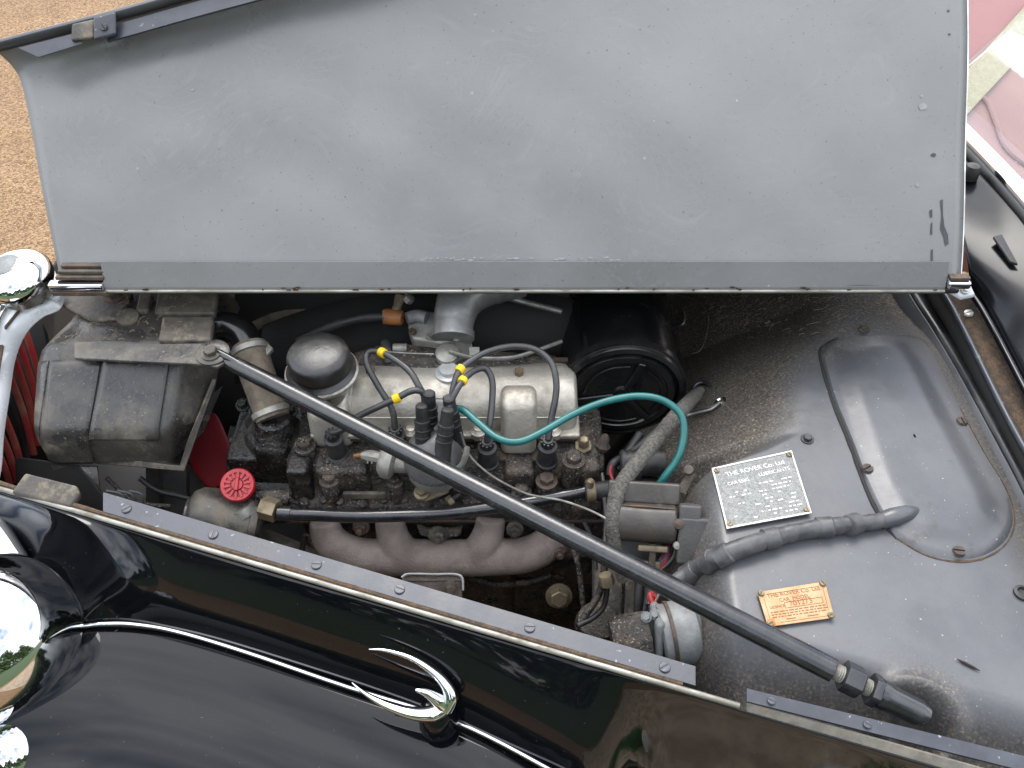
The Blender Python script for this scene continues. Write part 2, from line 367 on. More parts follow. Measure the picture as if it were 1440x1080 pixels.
G['distcap'] = mat('grey_moulded_cap', (.15, .15, .145), (.1, .1, .098), .26, .4, scale=40, bump=.15, bscale=200, dirt=(.07, .065, .06), dscale=40, dlo=.55, dhi=.75)
G['straw'] = mat('straw_dust', (.42, .33, .2), (.3, .22, .13), .9, scale=30)
G['lawn'] = mat('lawn_green', (.05, .09, .025), (.08, .12, .04), .9, scale=3, bump=1, bscale=60)
G['turf'] = mat('young_grass', (.12, .3, .05), (.22, .4, .09), .7, scale=8)
G['cowl'] = mat('cowl_black_paint', (.006, .007, .009), (.01, .011, .013), .17, .24, scale=10, spec=.25)
G['grass'] = mat('short_grass', (.05, .11, .02), (.09, .15, .035), .7, scale=8)

# ------------------------------------------------------------------ the car: one thing, everything below is its parts
car = bpy.data.objects.new('vintage_car', None); COL.objects.link(car)
car['label'] = 'black vintage car with its bonnet folded open over a four cylinder engine'; car['category'] = 'car'

def part(name, m, mt, label=None, parent=None, **k): return obj(name, m, G[mt], parent or car, label, **k)
def holder(name, label):
    o = bpy.data.objects.new(name, None); COL.objects.link(o); o.parent = car; o['label'] = label; return o
def bolt(parent, p, axis=ZZ, r=.008, h=.007, mt='rusty', washer=True, name='bolt', stud=0):
    a = V(axis).normalized(); m = M()
    z = 0
    if washer: m.lathe([(r * 1.45, -.001), (r * 1.45, .0015), (r * 1.3, .002)], p, a, 20); z = .002
    m.hexa(V(p) + a * z, a, r, h)
    if stud: m.lathe([(r * .5, 0), (r * .5, stud), (r * .4, stud + .001)], V(p) + a * (z + h), a, 10)
    return part(name, m, mt, parent=parent, smooth=25)
def screw(parent, p, axis=ZZ, r=.006, mt='rusty', h=.003, name='screw'):
    a, u, w = frame(axis); p = V(p); m = M()
    m.lathe([(r, -.001), (r * .97, h * .5), (r * .75, h * .9), (r * .3, h)], p, a, 20)
    th = random.uniform(0, 3.1); d = u * math.cos(th) + w * math.sin(th); e = a.cross(d)
    m = M().lathe([(r, -.001), (r, h * .35), (r * .9, h * .4), (0, h * .4)], p, a, 20)
    for sg in (1, -1):
        half = [p + a * h * .38 + d * math.cos(t) * r * .92 + e * sg * (r * .13 + math.sin(t) * r * .78) for t in [math.pi * k / 9 for k in range(10)]]
        m.prism(half, a * h * .62)
    o = part(name, m, mt, parent=parent, bevel=.0004, seg=1)
    return o

# ---------------------------------------------------------------- scuttle height field
XB = sorted([(Z(px, py, .95).y, Z(px, py, .95).x) for px, py in ((1165, 405), (1145, 450), (1120, 520), (1108, 580), (1098, 610), (1060, 632), (1000, 655), (996, 672), (998, 720), (1010, 800), (1024, 900), (1045, 950), (1065, 990))])
RA, RB = Z(978, 930, .945), Z(1440, 1062, .945)
RD = (RB - RA).normalized(); RN = V((-RD.y, RD.x, 0))
REC = Z(1303, 1003, .945)
def S(x, y):
    u = interp(XB, y) - x
    k = lerp(2.6, .62, sstep(-.2, -.13, y))
    hw = lerp(.016, .03, sstep(-.2, -.13, y))
    if u < -hw: d = 0
    elif u < hw: d = k * (u + hw) ** 2 / (4 * hw)
    else: d = k * u
    us = lerp(.1, .2, sstep(-.2, -.13, y))
    if u > us: d += (u - us) * 1.6
    z = .95 - d
    v = (V((x, y, 0)) - V((RA.x, RA.y, 0))).dot(RN)
    z -= .055 * (1 - sstep(-.01, .055, v))
    z -= .02 * sstep(.0, .15, y)              # falls away a little towards the hinge
    q = V((x - REC.x, y - REC.y))
    ax = q.x * .88 + q.y * -.48; ay = q.x * .48 + q.y * .88
    r = math.hypot(ax / 1.5, ay)
    z += .012 * math.exp(-((r - .026) / .0075) ** 2) - .022 * (1 - sstep(.010, .021, r))
    return z
def hit(px, py, off=0):
    z = .94
    for _ in range(40):
        p = Z(px, py, z); z = .5 * z + .5 * (S(p.x, p.y) + off)
    return Z(px, py, z)
def snorm(p, e=.012):
    dx = (S(p.x + e, p.y) - S(p.x - e, p.y)) / (2 * e); dy = (S(p.x, p.y + e) - S(p.x, p.y - e)) / (2 * e)
    return V((-dx, -dy, 1)).normalized()
SR = [(Z(px, py, .95).y, Z(px, py, .95).x) for px, py in ((1560, 1100), (1520, 900), (1448, 715), (1400, 620), (1345, 520), (1310, 460), (1285, 420), (1262, 385))]
rows = []
dirt = []
NY, NX = 300, 250
y0, y1 = -.60, .42
for i in range(NY + 1):
    y = lerp(y0, y1, i / NY)
    xr = interp(SR, y); xl = interp(XB, y) - .32
    r_ = []
    for j in range(NX + 1):
        t = j / NX; x = lerp(xl, xr, t)
        r_.append(V((x, y, S(x, y))))
        u = interp(XB, y) - x
        dd = max(.95 * sstep(-.075, .10, y - .35 * max(0, x - .42)), .85 * sstep(-.03, .035, u), .6 * sstep(xr - .05, xr - .005, x))
        v = (V((x, y, 0)) - V((RA.x, RA.y, 0))).dot(RN)
        dirt.append(max(dd, .7 * (1 - sstep(.0, .05, v)), .5 * math.exp(-((math.hypot(x - REC.x, y - REC.y) - .03) / .02) ** 2)))
    rows.append(r_)
sm_ = M().grid(rows)
sm_.f = [f for f in sm_.f if (V((sm_.v[f[0]][0] - RA.x, sm_.v[f[0]][1] - RA.y, 0))).dot(RN) > -.012]
sc = part('scuttle_panel', sm_, 'scuttle', 'dull grey black bulkhead shelf behind the engine', nrm=False, smooth=70)
at = sc.data.attributes.new('dirt', 'FLOAT', 'POINT')
at.data.foreach_set('value', dirt)

# raised access cover on the scuttle
def poly_rings(outline, zf, rings=14):
    pts, _ = crom([V((p[0], p[1], 0)) for p in outline + outline[:1]], 6)
    pts = pts[:-1]
    c = sum(pts, V()) / len(pts)
    rws = []
    for k in range(rings + 1):
        t = 1 - k / rings * .985
        rws.append([V((lerp(c.x, p.x, t), lerp(c.y, p.y, t), zf(lerp(c.x, p.x, t), lerp(c.y, p.y, t), t))) for p in pts])
    return pts, rws
def polydist(pts, x, y):
    best = 9; ins = False; n = len(pts)
    for i in range(n):
        a, b = pts[i], pts[(i + 1) % n]
        dx, dy = b[0] - a[0], b[1] - a[1]
        t = max(0, min(1, ((x - a[0]) * dx + (y - a[1]) * dy) / (dx * dx + dy * dy + 1e-12)))
        best = min(best, math.hypot(x - a[0] - t * dx, y - a[1] - t * dy))
        if (a[1] > y) != (b[1] > y) and x < (b[0] - a[0]) * (y - a[1]) / (b[1] - a[1]) + a[0]: ins = not ins
    return best if ins else -best
cov = [hit(*p) for p in ((1153, 500), (1160, 485), (1178, 476), (1240, 470), (1292, 474), (1313, 500), (1350, 575), (1385, 640), (1415, 690), (1426, 730), (1415, 762), (1385, 783), (1345, 789), (1300, 780), (1262, 758), (1243, 735), (1220, 690), (1196, 625), (1170, 560))]
plat = [tuple(hit(*p))[:2] for p in ((1176, 496), (1225, 484), (1262, 484), (1285, 510), (1320, 575), (1355, 640), (1388, 700), (1395, 735), (1360, 765), (1300, 760), (1258, 738), (1232, 690), (1208, 620), (1186, 550))]
def covz(x, y, t):
    d = polydist(plat, x, y)
    return S(x, y) + (.0045 if t < .9999 else .0) + .006 * sstep(-.009, .02, d) + (.0 if t < .9999 else -.002)
pts, rws = poly_rings(cov, covz, 26)
o = part('access_cover', M().grid([rws[0]] + rws, closed=True), 'scuttle', 'raised elongated cover screwed to the bulkhead shelf', nrm=False, smooth=60)
vv = o.data.vertices
for q, p in zip(vv[:len(pts)], pts): q.co.z = S(p.x, p.y) - .002
a2 = o.data.attributes.new('dirt', 'FLOAT', 'POINT')
a2.data.foreach_set('value', [max(.95 * sstep(-.075, .10, q.co.y - .35 * max(0, q.co.x - .42)), 0 if i > len(pts) else .9) for i, q in enumerate(vv)])
acc = o
k0 = [hit(*p_, .0) for p_ in ((1180, 475), (1162, 484), (1154, 500), (1170, 560), (1196, 625), (1220, 690), (1243, 735), (1262, 758))]
part('cover_gap', M().tube([p_ + V((-.001, 0, -.0002)) for p_ in k0], [.0008, .0018, .0022, .0024, .0026, .0028, .0026, .0012], 8, 5, wob=.15), 'inner', parent=acc)
k0 = [hit(*p_, .0) for p_ in ((1262, 758), (1300, 780), (1345, 790), (1386, 784), (1416, 763), (1427, 730), (1416, 690), (1386, 640), (1350, 574))]
part('cover_gap', M().tube(k0, [.001, .0012, .0014, .0014, .001, .0008, .0008, .0008, .0008], 6, 5, wob=.2), 'felt', parent=acc)
for px, py in ((1220, 659), (1353, 592), (1349, 775)):
    p = hit(px, py, .006); screw(acc, V((p.x, p.y, covz(p.x, p.y, .5))), snorm(p), .0068, h=.0035)
for px, py in ((1215, 463), (1080, 455), (1135, 618)):
    p = hit(px, py); bolt(sc, p, snorm(p), .0055, .004, 'satin' if py > 600 else 'tankdust')
p = hit(1437, 835); part('rubber_bung', M().lathe([(.009, -.001), (.009, .003), (.006, .004), (.005, .001), (0, .001)], p, snorm(p), 20), 'rubber', parent=sc)

# ---------------------------------------------------------------- data plates
def text(name, s, mt, parent, o, ux, uy, size, ext=.0002, align='LEFT'):
    cu = bpy.data.curves.new(name, 'FONT'); cu.body = s; cu.size = size; cu.extrude = ext; cu.align_x = align
    cu.materials.append(G[mt])
    t = bpy.data.objects.new(name, cu); COL.objects.link(t); t.parent = parent
    ux = V(ux).normalized(); n = ux.cross(V(uy)).normalized(); uy = n.cross(ux)
    t.matrix_world = Matrix((( ux.x, uy.x, n.x, o.x), (ux.y, uy.y, n.y, o.y), (ux.z, uy.z, n.z, o.z), (0, 0, 0, 1)))
    mw = t.matrix_world.copy(); bpy.context.view_layer.update()
    me = bpy.data.meshes.new_from_object(t.evaluated_get(bpy.context.evaluated_depsgraph_get()))
    me.transform(mw); bpy.data.objects.remove(t)
    if not me.materials: me.materials.append(G[mt])
    t = bpy.data.objects.new(name, me); COL.objects.link(t); t.parent = parent
    return t
def plate(name, label, corners, mt, rim, rmt, off):
    a, b, c, d = [Z(px, py, .951) for px, py in corners]          # tl tr br bl
    n = (b - a).cross(d - a).normalized(); n = -n if n.z < 0 else n
    lift = n * off
    a, b, c, d = a + lift, b + lift, c + lift, d + lift
    c = c - n * (c - a).dot(n)
    o = part(name, M().prism([a, b, c, d], n * .0012), mt, label, bevel=.0004)
    ux = (b - a).normalized(); uy = (a - d).normalized()
    at_ = lambda u, v: a.lerp(b, u).lerp(d.lerp(c, u), v) + n * .0014
    if rim:
        m = M()
        e = rim
        L = [at_(0, 0), at_(1, 0), at_(1, 1), at_(0, 1)]
        I = [at_(e, e * 1.3), at_(1 - e, e * 1.3), at_(1 - e, 1 - e * 1.3), at_(e, 1 - e * 1.3)]
        for i in range(4):
            j = (i + 1) % 4
            m.prism([L[i], L[j], I[j], I[i]], n * .0007)
        part('rim', m, rmt, parent=o)
    for u, v in ((.045, .06), (.955, .06), (.955, .94), (.045, .94)):
        screw(o, at_(u, v) + n * .0006, n, .0036, 'brass', h=.0018)
    return o, at_, ux, uy, n
pl, at_, ux, uy, n_ = plate('lubricant_plate', 'silvery etched data plate riveted to the shelf', ((1000, 662), (1112, 637), (1140, 725), (1021, 747)), 'plate', .018, 'platehi', .003)
W = (at_(1, 0) - at_(0, 0)).length
text('raised_lettering', 'THE ROVER Co. Ltd', 'platehi', pl, at_(.15, .19), ux, uy, W * .084)
text('raised_lettering', 'LUBRICANTS', 'platehi', pl, at_(.53, .30), ux, uy, W * .066)
text('raised_lettering', 'CAR ENG', 'platehi', pl, at_(.14, .34), ux, uy, W * .062)
m = M()
for row in range(9):
    v = .40 + row * .062
    u = .12 if row % 3 else .5
    while u < .88:
        w = random.uniform(.02, .07)
        if random.random() < .62 and (u > .5 or random.random() < .5):
            m.prism([at_(u, v), at_(u + w, v), at_(u + w, v + .018), at_(u, v + .018)], n_ * .0003)
        u += w + .02
part('worn_lines', m, 'platehi', parent=pl, kind='stuff')
pl, at_, ux, uy, n_ = plate('chassis_plate', 'orange copper data plate with stamped number', ((1064, 835), (1159, 820), (1172, 871), (1079, 884)), 'copper', 0, None, .0025)
W = (at_(1, 0) - at_(0, 0)).length
text('print', 'THE ROVER Co. Ltd.', 'copdk', pl, at_(.52, .215), ux, uy, W * .09, .0001, 'CENTER')
text('print', 'CAR  MODEL', 'copdk', pl, at_(.50, .37), ux, uy, W * .075, .0001, 'CENTER')
text('print', 'LICENCE', 'copdk', pl, at_(.11, .53), ux, uy, W * .055, .0001)
text('stamped_number', '701273', 'copdk', pl, at_(.40, .535), ux, uy, W * .115, .0001)
m = M()
def bar(u0, v0, u1, v1, h=.0001): m.prism([at_(u0, v0), at_(u1, v0), at_(u1, v1), at_(u0, v1)], n_ * h)
for u0, v0, u1, v1 in ((.33, .405, .9, .418), (.33, .56, .9, .573), (.33, .418, .338, .56), (.892, .418, .9, .56),
                       (.06, .2, .066, .86), (.94, .16, .946, .8), (.12, .105, .88, .115), (.2, .925, .9, .935)): bar(u0, v0, u1, v1)
part('printed_border', m, 'copdk', parent=pl)
m = M()
for v in (.62, .69, .76):
    u = .1
    while u < .88:
        w = random.uniform(.02, .075); bar(u, v, u + w, v + .028); u += w + .018
bar(.3, .85, .44, .875); bar(.62, .85, .78, .875)
part('worn_lines', m, 'copdk', parent=pl, kind='stuff')
m = M(); bar(.02, .80, .12, .97, .0002)
part('orange_stain', m, 'orange', parent=pl)

# ---------------------------------------------------------------- right hand edge of the scuttle: ledge, gutter, webbing, cowl
def strip(name, A, B, mt, label=None, th=.003, parent=None, n=40, **k):
    A, _ = crom(A, 10); B, _ = crom(B, 10)
    return part(name, M().grid([A, B]), mt, label, parent, solid=th, flip=k.pop('flip', False), **k)
LA = P((1240, 340, .962), (1283, 415, .962), (1312, 460, .962), (1348, 520, .962), (1402, 618, .962), (1450, 712, .962), (1525, 890, .962))
LB = P((1256, 338, .962), (1300, 413, .962), (1330, 458, .962), (1368, 518, .962), (1425, 614, .962), (1472, 706, .962), (1548, 880, .962))
strip('scuttle_ledge', LA, LB, 'satin', 'worn narrow ledge along the rear of the shelf')
strip('ledge_skirt', [p + V((.001, 0, -.003)) for p in LA], [p + V((-.006, 0, -.07)) for p in LA], 'scuttle', 'dirty fold under the ledge')
GB = [p + V((.012, .0, -.04)) for p in LB]
strip('gutter', [p + V((0, 0, -.003)) for p in LB], GB, 'inner', 'dirty rain gutter beside the webbing strip')
WA = P((1285, 330, 1.0), (1325, 405, 1.0), (1345, 440, 1.0), (1375, 500, 1.0), (1420, 590, 1.0), (1480, 700, 1.0), (1560, 870, 1.0))
strip('gutter_wall', GB, [p + V((0, 0, -.006)) for p in WA], 'inner', 'dark upright side of the rain gutter')
part('gutter_lip', M().tube([p + V((-.002, 0, .001)) for p in WA], .0035, 10), 'rail', 'rolled grey lip beside the brown webbing')
WB = P((1318, 328, 1.012), (1358, 402, 1.012), (1380, 435, 1.012), (1410, 492, 1.012), (1456, 580, 1.012), (1515, 690, 1.012), (1600, 860, 1.012))
web = strip('webbing_strip', WA, WB, 'felt', 'brown woven webbing where the bonnet rests')
p = Z(1362, 441, 1.008); screw(web, p, (-.2, 0, 1), .006, 'platehi')
CA = P((1360, 396, 1.03), (1384, 430, 1.03), (1416, 488, 1.03), (1462, 575, 1.028), (1520, 680, 1.02), (1610, 850, 1.0))
part('cowl_edge', M().tube([p + V((-.004, 0, -.002)) for p in CA], .0045, 10), 'gloss', 'rolled front edge of the black cowl')
C2 = P((1350, 320, 1.07), (1420, 370, 1.07), (1480, 440, 1.068), (1540, 540, 1.06), (1620, 640, 1.05), (1740, 800, 1.0))
C3 = P((1300, 160, 1.09), (1365, 222, 1.09), (1440, 306, 1.09), (1520, 410, 1.085), (1610, 520, 1.07), (1760, 720, 1.03))
A, _ = crom(CA, 8); B, _ = crom(C2, 8); C, _ = crom(C3, 8)
rows = []
for k in range(17):
    t = k / 16
    rows.append([a * (1 - t) ** 2 + (b * 2 - (a + c) * .5) * 2 * t * (1 - t) + c * t * t for a, b, c in zip(A, B, C)])
part('cowl', M().grid(rows), 'cowl', 'gloss black cowl in front of the windscreen', solid=.002)
p = Z(1412, 348, 1.079)
d1 = (Z(1432, 370, 1.075) - Z(1395, 330, 1.082)).normalized()
part('cowl_vent', M().prism([Z(1397, 332, 1.084), Z(1409, 329, 1.084), Z(1432, 371, 1.078), Z(1421, 367, 1.078)], (0, 0, -.004)), 'rubber', 'small black wedge shaped vent on the cowl', bevel=.001)  # solid black wedge added to draw a dark reflection in the cowl
part('washer_jet', M().lathe([(.012, 0), (.012, .012), (.009, .02), (0, .022)], Z(1362, 250, 1.088), (0, 0, 1), 20), 'rubber', 'black rubber stub at the foot of the windscreen')
# windscreen
WS0 = P((1296, 152, 1.092), (1362, 214, 1.092), (1438, 298, 1.092), (1518, 400, 1.088), (1610, 508, 1.074))
part('windscreen_seal', M().tube(WS0, .008, 12), 'rubber', 'black rubber seal below the chrome windscreen frame')
part('windscreen_frame', M().tube([p + V((.008, .012, .010)) for p in WS0], .0125, 20), 'chrome', 'bright chrome lower windscreen frame')
A, _ = crom([p + V((.008, .012, .018)) for p in WS0], 8)
part('windscreen', M().grid([A, [p + V((.24, .04, .28)) for p in A]]), 'glass', 'clear windscreen glass above the chrome frame', solid=.005)
# seat seen through the glass
def cushion(name, pts, th, mt, label, parent=None):
    n = (V(pts[1]) - V(pts[0])).cross(V(pts[3]) - V(pts[0])).normalized()
    return part(name, M().prism(pts, n * th), mt, label, parent, bevel=.03, seg=4)
def D(px, py, t): return CAM + ray(px, py) * t
seat = cushion('seat', [D(1320, -60, 2.2), D(1700, -60, 2.35), D(1700, 420, 1.75), D(1300, 330, 1.75)], .1, 'pink', 'faded red leather seat behind the windscreen')
def seat_at(px, py, up=.0):
    a_, b_, c_ = D(1320, -60, 2.2), D(1700, -60, 2.35), D(1300, 330, 1.75)
    n_ = (b_ - a_).cross(c_ - a_).normalized(); d_ = ray(px, py)
    if n_.dot(d_) > 0: n_ = -n_
    return CAM + d_ * ((a_ + n_ * up - CAM).dot(n_) / d_.dot(n_))
part('seat_piping', M().tube([seat_at(1350, 128, .006), seat_at(1385, 140, .006), seat_at(1400, 172, .006), seat_at(1418, 212, .006), seat_at(1470, 250, .006)], .006, 8), 'pink', parent=seat)
part('cream_strap', M().prism([seat_at(1335, 128, .012), seat_at(1352, 170, .012), seat_at(1500, 10, .012), seat_at(1478, -32, .012)], V((0, .006, -.006))), 'cream', 'cream cloth strap across the seat', parent=seat, bevel=.002)
part('seat_seam', M().tube([seat_at(1330, 200, .004), seat_at(1400, 240, .006), seat_at(1480, 300, .004)], .005, 8), 'pink', parent=seat)

# ---------------------------------------------------------------- bonnet, open half
LEAN = R(43.7); E = V((0, math.sin(LEAN), math.cos(LEAN))); NB = V((0, -math.cos(LEAN), math.sin(LEAN)))
H0 = V((0, 0, 1.07))
def smax(x): return .302 + .27 * (x + .644)
def xleft(f): return -.573 - .048 * f - .022 * f ** 6
rows = []
NS, NU = 60, 90
for i in range(NS + 1):
    f = i / NS
    row = []
    for j in range(NU + 1):
        u = j / NU
        x = lerp(xleft(f), .571, u)
        s_ = f * smax(x)
        c = .010 * math.sin(math.pi * min(1, f * 1.1)) + .0016 * math.sin(9 * u + 3 * f) + .0009 * math.sin(23 * u - 11 * f) * math.sin(7 * f + 2) + .0007 * math.sin(37 * u + 19 * f)
        k = max(0, (s_ - (smax(x) - .055)) / .055)
        c += .028 * k ** 2
        row.append(H0 + V((x, 0, 0)) + E * (s_ - .012 * k ** 2) + NB * c)
    rows.append(row)
bon = part('bonnet_panel', M().grid(rows), 'bonnet', 'open bonnet half showing its dull grey underside', solid=.003, nrm=False, smooth=60)
edge = rows[-1]
def on_panel(px, py, up=.0015):
    d_ = ray(px, py); t_ = 1.08
    for _ in range(30):
        p_ = CAM + d_ * t_; x_ = p_.x; f_ = (p_ - H0).dot(E) / smax(x_); u_ = (x_ - xleft(f_)) / (.571 - xleft(f_))
        c_ = .010 * math.sin(math.pi * min(1, f_ * 1.1)) + .0016 * math.sin(9 * u_ + 3 * f_) + .0009 * math.sin(23 * u_ - 11 * f_) * math.sin(7 * f_ + 2) + .0007 * math.sin(37 * u_ + 19 * f_)
        t_ = (H0 + NB * (c_ + up) - CAM).dot(NB) / d_.dot(NB)
    return CAM + d_ * t_
def blot(name, pts_, mt):
    n_ = len(pts_); q_ = [on_panel(*p_, .0006) for p_ in pts_]
    part(name, M().prism(q_, NB * .00015), mt, parent=bon, smooth=0)
blot('drip_mark', [(1322, 282), (1326, 280), (1326, 300), (1328, 318), (1333, 330), (1334, 343), (1329, 346), (1327, 334), (1322, 322), (1324, 304)], 'satin')
blot('drip_mark', [(1307, 296), (1311, 294), (1311, 306), (1308, 306)], 'satin')
blot('drip_mark', [(1309, 315), (1311, 312), (1311, 330), (1308, 330)], 'satin')
blot('drip_mark', [(1309, 352), (1312, 350), (1312, 368), (1309, 369)], 'satin')
for x_, y_, r_, mt in ((1298, 150, 6, 'palemark'), (1296, 135, 2.5, 'palemark'), (1290, 260, 3, 'palemark'), (1313, 218, 4, 'satin'), (1335, 48, 2, 'rail'), (1334, 15, 2, 'rail'), (271, 126, 2.2, 'palemark'), (940, 170, 2.2, 'palemark')):
    blot('paint_mark', [(x_ + math.cos(t) * r_ * random.uniform(.7, 1.2), y_ + math.sin(t) * r_ * random.uniform(.6, 1.1)) for t in [6.283 * k / 9 for k in range(9)]], mt)
# flange channel along the outer edge
r1 = [p + NB * .006 + E * .004 for p in edge]
r2 = [p + NB * .016 - E * .010 for p in edge]
r3 = [p + NB * .022 - E * .024 + ZZ * 0 for p in edge]
rr = []
for k in range(7):
    t = k / 6; th = math.pi * t
    rr.append([p + NB * (.004 + .010 * math.sin(th)) + E * (.007 * math.cos(th)) - E * .004 for p in edge])
part('edge_flange', M().grid([edge] + rr), 'satin', parent=bon, solid=.002)
i0 = 3
lf = [p + NB * .008 - E * .016 for p in edge]
a_, b_ = lf[int(NU * .115)], lf[int(NU * .60)]
part('edge_channel', M().grid([lf[11:80], [p - E * .020 + NB * .004 for p in lf[11:80]]]), 'rail', parent=bon, solid=.003, smooth=0)
part('latch_plate', M().prism([lf[3] + NB * .003, lf[8] + NB * .003, lf[9] - E * .017 + NB * .006, lf[5] - E * .02 + NB * .006], NB * .002), 'rail', parent=bon, bevel=.001)
part('latch_block', M().prism([lf[8] + NB * .002 + E * .01, lf[10] + E * .01, lf[10] - E * .015 + NB * .004, lf[8] - E * .012 + NB * .004], NB * .008), 'tankdust', parent=bon, bevel=.003)
lp = part('latch_cover', M().prism([lf[10] + NB * .006 + E * .01, lf[12] + NB * .006 + E * .01, lf[12] - E * .018 + NB * .006, lf[10] - E * .018 + NB * .006], NB * .006), 'rail', parent=bon, bevel=.003)
screw(bon, lf[11] + NB * .012 - E * .006, NB, .005, 'satin')
# worn light edges
part('worn_edge', M().tube([r[-1] + V((.0008, 0, 0)) for r in rows[1:-3]], .0009, 6, sm=1), 'chromed', parent=bon)
# hinge
def hx(px): return (px - 720) / FP * 1.087
hs = M().grid([[V((x, 0, 0)) + H0 + E * .029 + NB * .012 for x in (hx(148), hx(1328))], [V((x, -.003, 1.070)) for x in (hx(148), hx(1328))], [V((x, -.004, 1.065)) for x in (hx(148), hx(1328))]])
hinge = part('hinge_leaf', hs, 'bonnet', 'long grey hinge leaf along the bonnet', solid=.003, smooth=0)
part('hinge_bead', M().tube([V((hx(148), -.0045, 1.0645)), V((0, -.0045, 1.0645)), V((hx(1328), -.0045, 1.0645))], .0024, 10), 'trim', 'worn bright lower edge of the hinge', parent=hinge)
part('hinge_tube', M().tube([V((hx(75), .006, 1.060)), V((0, .006, 1.060)), V((hx(1352), .006, 1.060))], .006, 12), 'satin', parent=hinge)
rc2 = random.Random(5); m = M()
for k in range(70):
    x = rc2.uniform(-.5, .54); w = rc2.uniform(.001, .006)
    c = V((x, 0, 0)) + H0 + E * (.032 + rc2.uniform(0, .004)) + NB * .0012
    pl_ = [c + V((math.cos(t) * w * rc2.uniform(.6, 1.2), 0, 0)) + E * math.sin(t) * .0012 * rc2.uniform(.4, 1.4) for t in [6.283 * q / 7 for q in range(7)]]
    m.prism(pl_, NB * .0004)
part('paint_chips', m, 'palemark', 'pale paint chips along the fold above the hinge', parent=bon, kind='stuff')
m = M()
for k in range(26):
    x = rc2.choice([rc2.uniform(-.5, .55), rc2.uniform(.12, .3), rc2.uniform(-.33, -.24)]); w = rc2.uniform(.001, .005)
    c = V((x, -.0052, 1.067 + rc2.uniform(0, .005)))
    m.prism([c + V((math.cos(t) * w * rc2.uniform(.6, 1.2), 0, math.sin(t) * .0018 * rc2.uniform(.4, 1.3))) for t in [6.283 * q / 7 for q in range(7)]], V((0, -.0006, 0)))
part('rust_spots', m, 'rusty', 'rust spots along the lower hinge edge', parent=hinge, kind='stuff')
hl = part('hinge_end', M().aabb(hx(72), hx(148), -.008, .004, 1.067, 1.077), 'chrome', 'short chrome end piece of the hinge', bevel=.002)
part('rust_strip', M().aabb(hx(74), hx(152), -.009, .002, 1.060, 1.0665), 'rusty', parent=hl, bevel=.001)
for k, (z0, z1, y_) in enumerate(((1.0785, 1.0835, .004), (1.084, 1.089, .009), (1.0895, 1.094, .014))):
    part('rusty_layer', M().aabb(hx(82 + 4 * k), hx(150), y_ - .004, y_ + .004, z0, z1), 'rusty' if k != 1 else 'tankdust', parent=hl, bevel=.0012)
hr = part('hinge_bracket', M().prism(P((1330, 392, 1.07), (1362, 392, 1.07), (1372, 414, 1.052), (1352, 418, 1.052), (1332, 406, 1.06)), (0, 0, -.006)), 'white', 'bright plated bracket at the rear hinge end', bevel=.002)
part('bracket_block', M().aabb(hx(1329), hx(1361), -.008, .004, 1.069, 1.080), 'chrome', parent=hr, bevel=.003)
part('rusty_layer', M().aabb(hx(1330), hx(1358), -.004, .006, 1.0805, 1.085), 'rusty', parent=hr, bevel=.001)
bolt(hr, Z(1357, 408, 1.058), (0, -.4, 1), .004, .003, 'platehi')
# closed half beyond the hinge, and the far side of the bay
rows = []
for i in range(13):
    t = i / 12
    rows.append([V((lerp(lerp(-.575, -.62, t), .575, u / 20), .014 + .50 * t, 1.066 - .02 * t - .17 * t ** 2.2)) for u in range(21)])
part('closed_bonnet_half', M().grid(rows), 'gloss', 'closed far half of the black bonnet', solid=.003)
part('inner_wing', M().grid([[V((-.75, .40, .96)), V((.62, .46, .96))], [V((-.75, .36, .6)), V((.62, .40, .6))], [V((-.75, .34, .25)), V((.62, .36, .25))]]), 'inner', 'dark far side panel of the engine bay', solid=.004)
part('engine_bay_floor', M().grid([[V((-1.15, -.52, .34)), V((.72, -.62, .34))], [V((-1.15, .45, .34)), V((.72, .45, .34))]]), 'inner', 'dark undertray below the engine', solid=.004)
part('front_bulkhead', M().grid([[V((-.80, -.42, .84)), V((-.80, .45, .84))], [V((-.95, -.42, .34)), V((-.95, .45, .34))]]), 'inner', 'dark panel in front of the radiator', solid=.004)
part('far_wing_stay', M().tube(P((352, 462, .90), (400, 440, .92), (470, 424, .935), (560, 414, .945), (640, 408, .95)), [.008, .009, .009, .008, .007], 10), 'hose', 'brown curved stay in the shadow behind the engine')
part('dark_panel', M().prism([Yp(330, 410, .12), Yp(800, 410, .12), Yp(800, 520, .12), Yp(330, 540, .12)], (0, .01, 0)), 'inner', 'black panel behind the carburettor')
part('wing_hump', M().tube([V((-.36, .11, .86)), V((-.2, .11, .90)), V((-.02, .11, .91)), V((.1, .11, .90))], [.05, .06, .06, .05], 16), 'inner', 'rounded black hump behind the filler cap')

# ---------------------------------------------------------------- near rail, trim and wing
def yp_(px): return 757 + (px - 250) * .294
def railp(px, dy, z): return Z(px, yp_(px) + dy, z)
xs = [145 + (978 - 145) * i / 24 for i in range(25)]
m = M().grid([[railp(x, -34 - .0 * x, .946) for x in xs], [railp(x, -7, .944) for x in xs]])
rail = part('bonnet_rail', m, 'rail', 'long blue grey rail screwed along the near edge of the bay', solid=.004, smooth=0)
for px in (178, 300, 445, 562, 745, 935):
    screw(rail, railp(px, -20, .9455), ZZ, .0058, 'rail', .0014)
xs2 = [-40 + i * 40 for i in range(30)]
part('rail_seal', M().tube([railp(x, -4, .941) for x in xs2 if x < 1000], .003, 8, sm=2, wob=.2), 'felt', 'dirty brown seal cord under the rail')
part('bright_trim', M().tube([railp(x, 3.5, .939) for x in xs2 if x < 1060], .0031, 12, sm=2), 'trim', 'tarnished bright bead along the top of the black side')
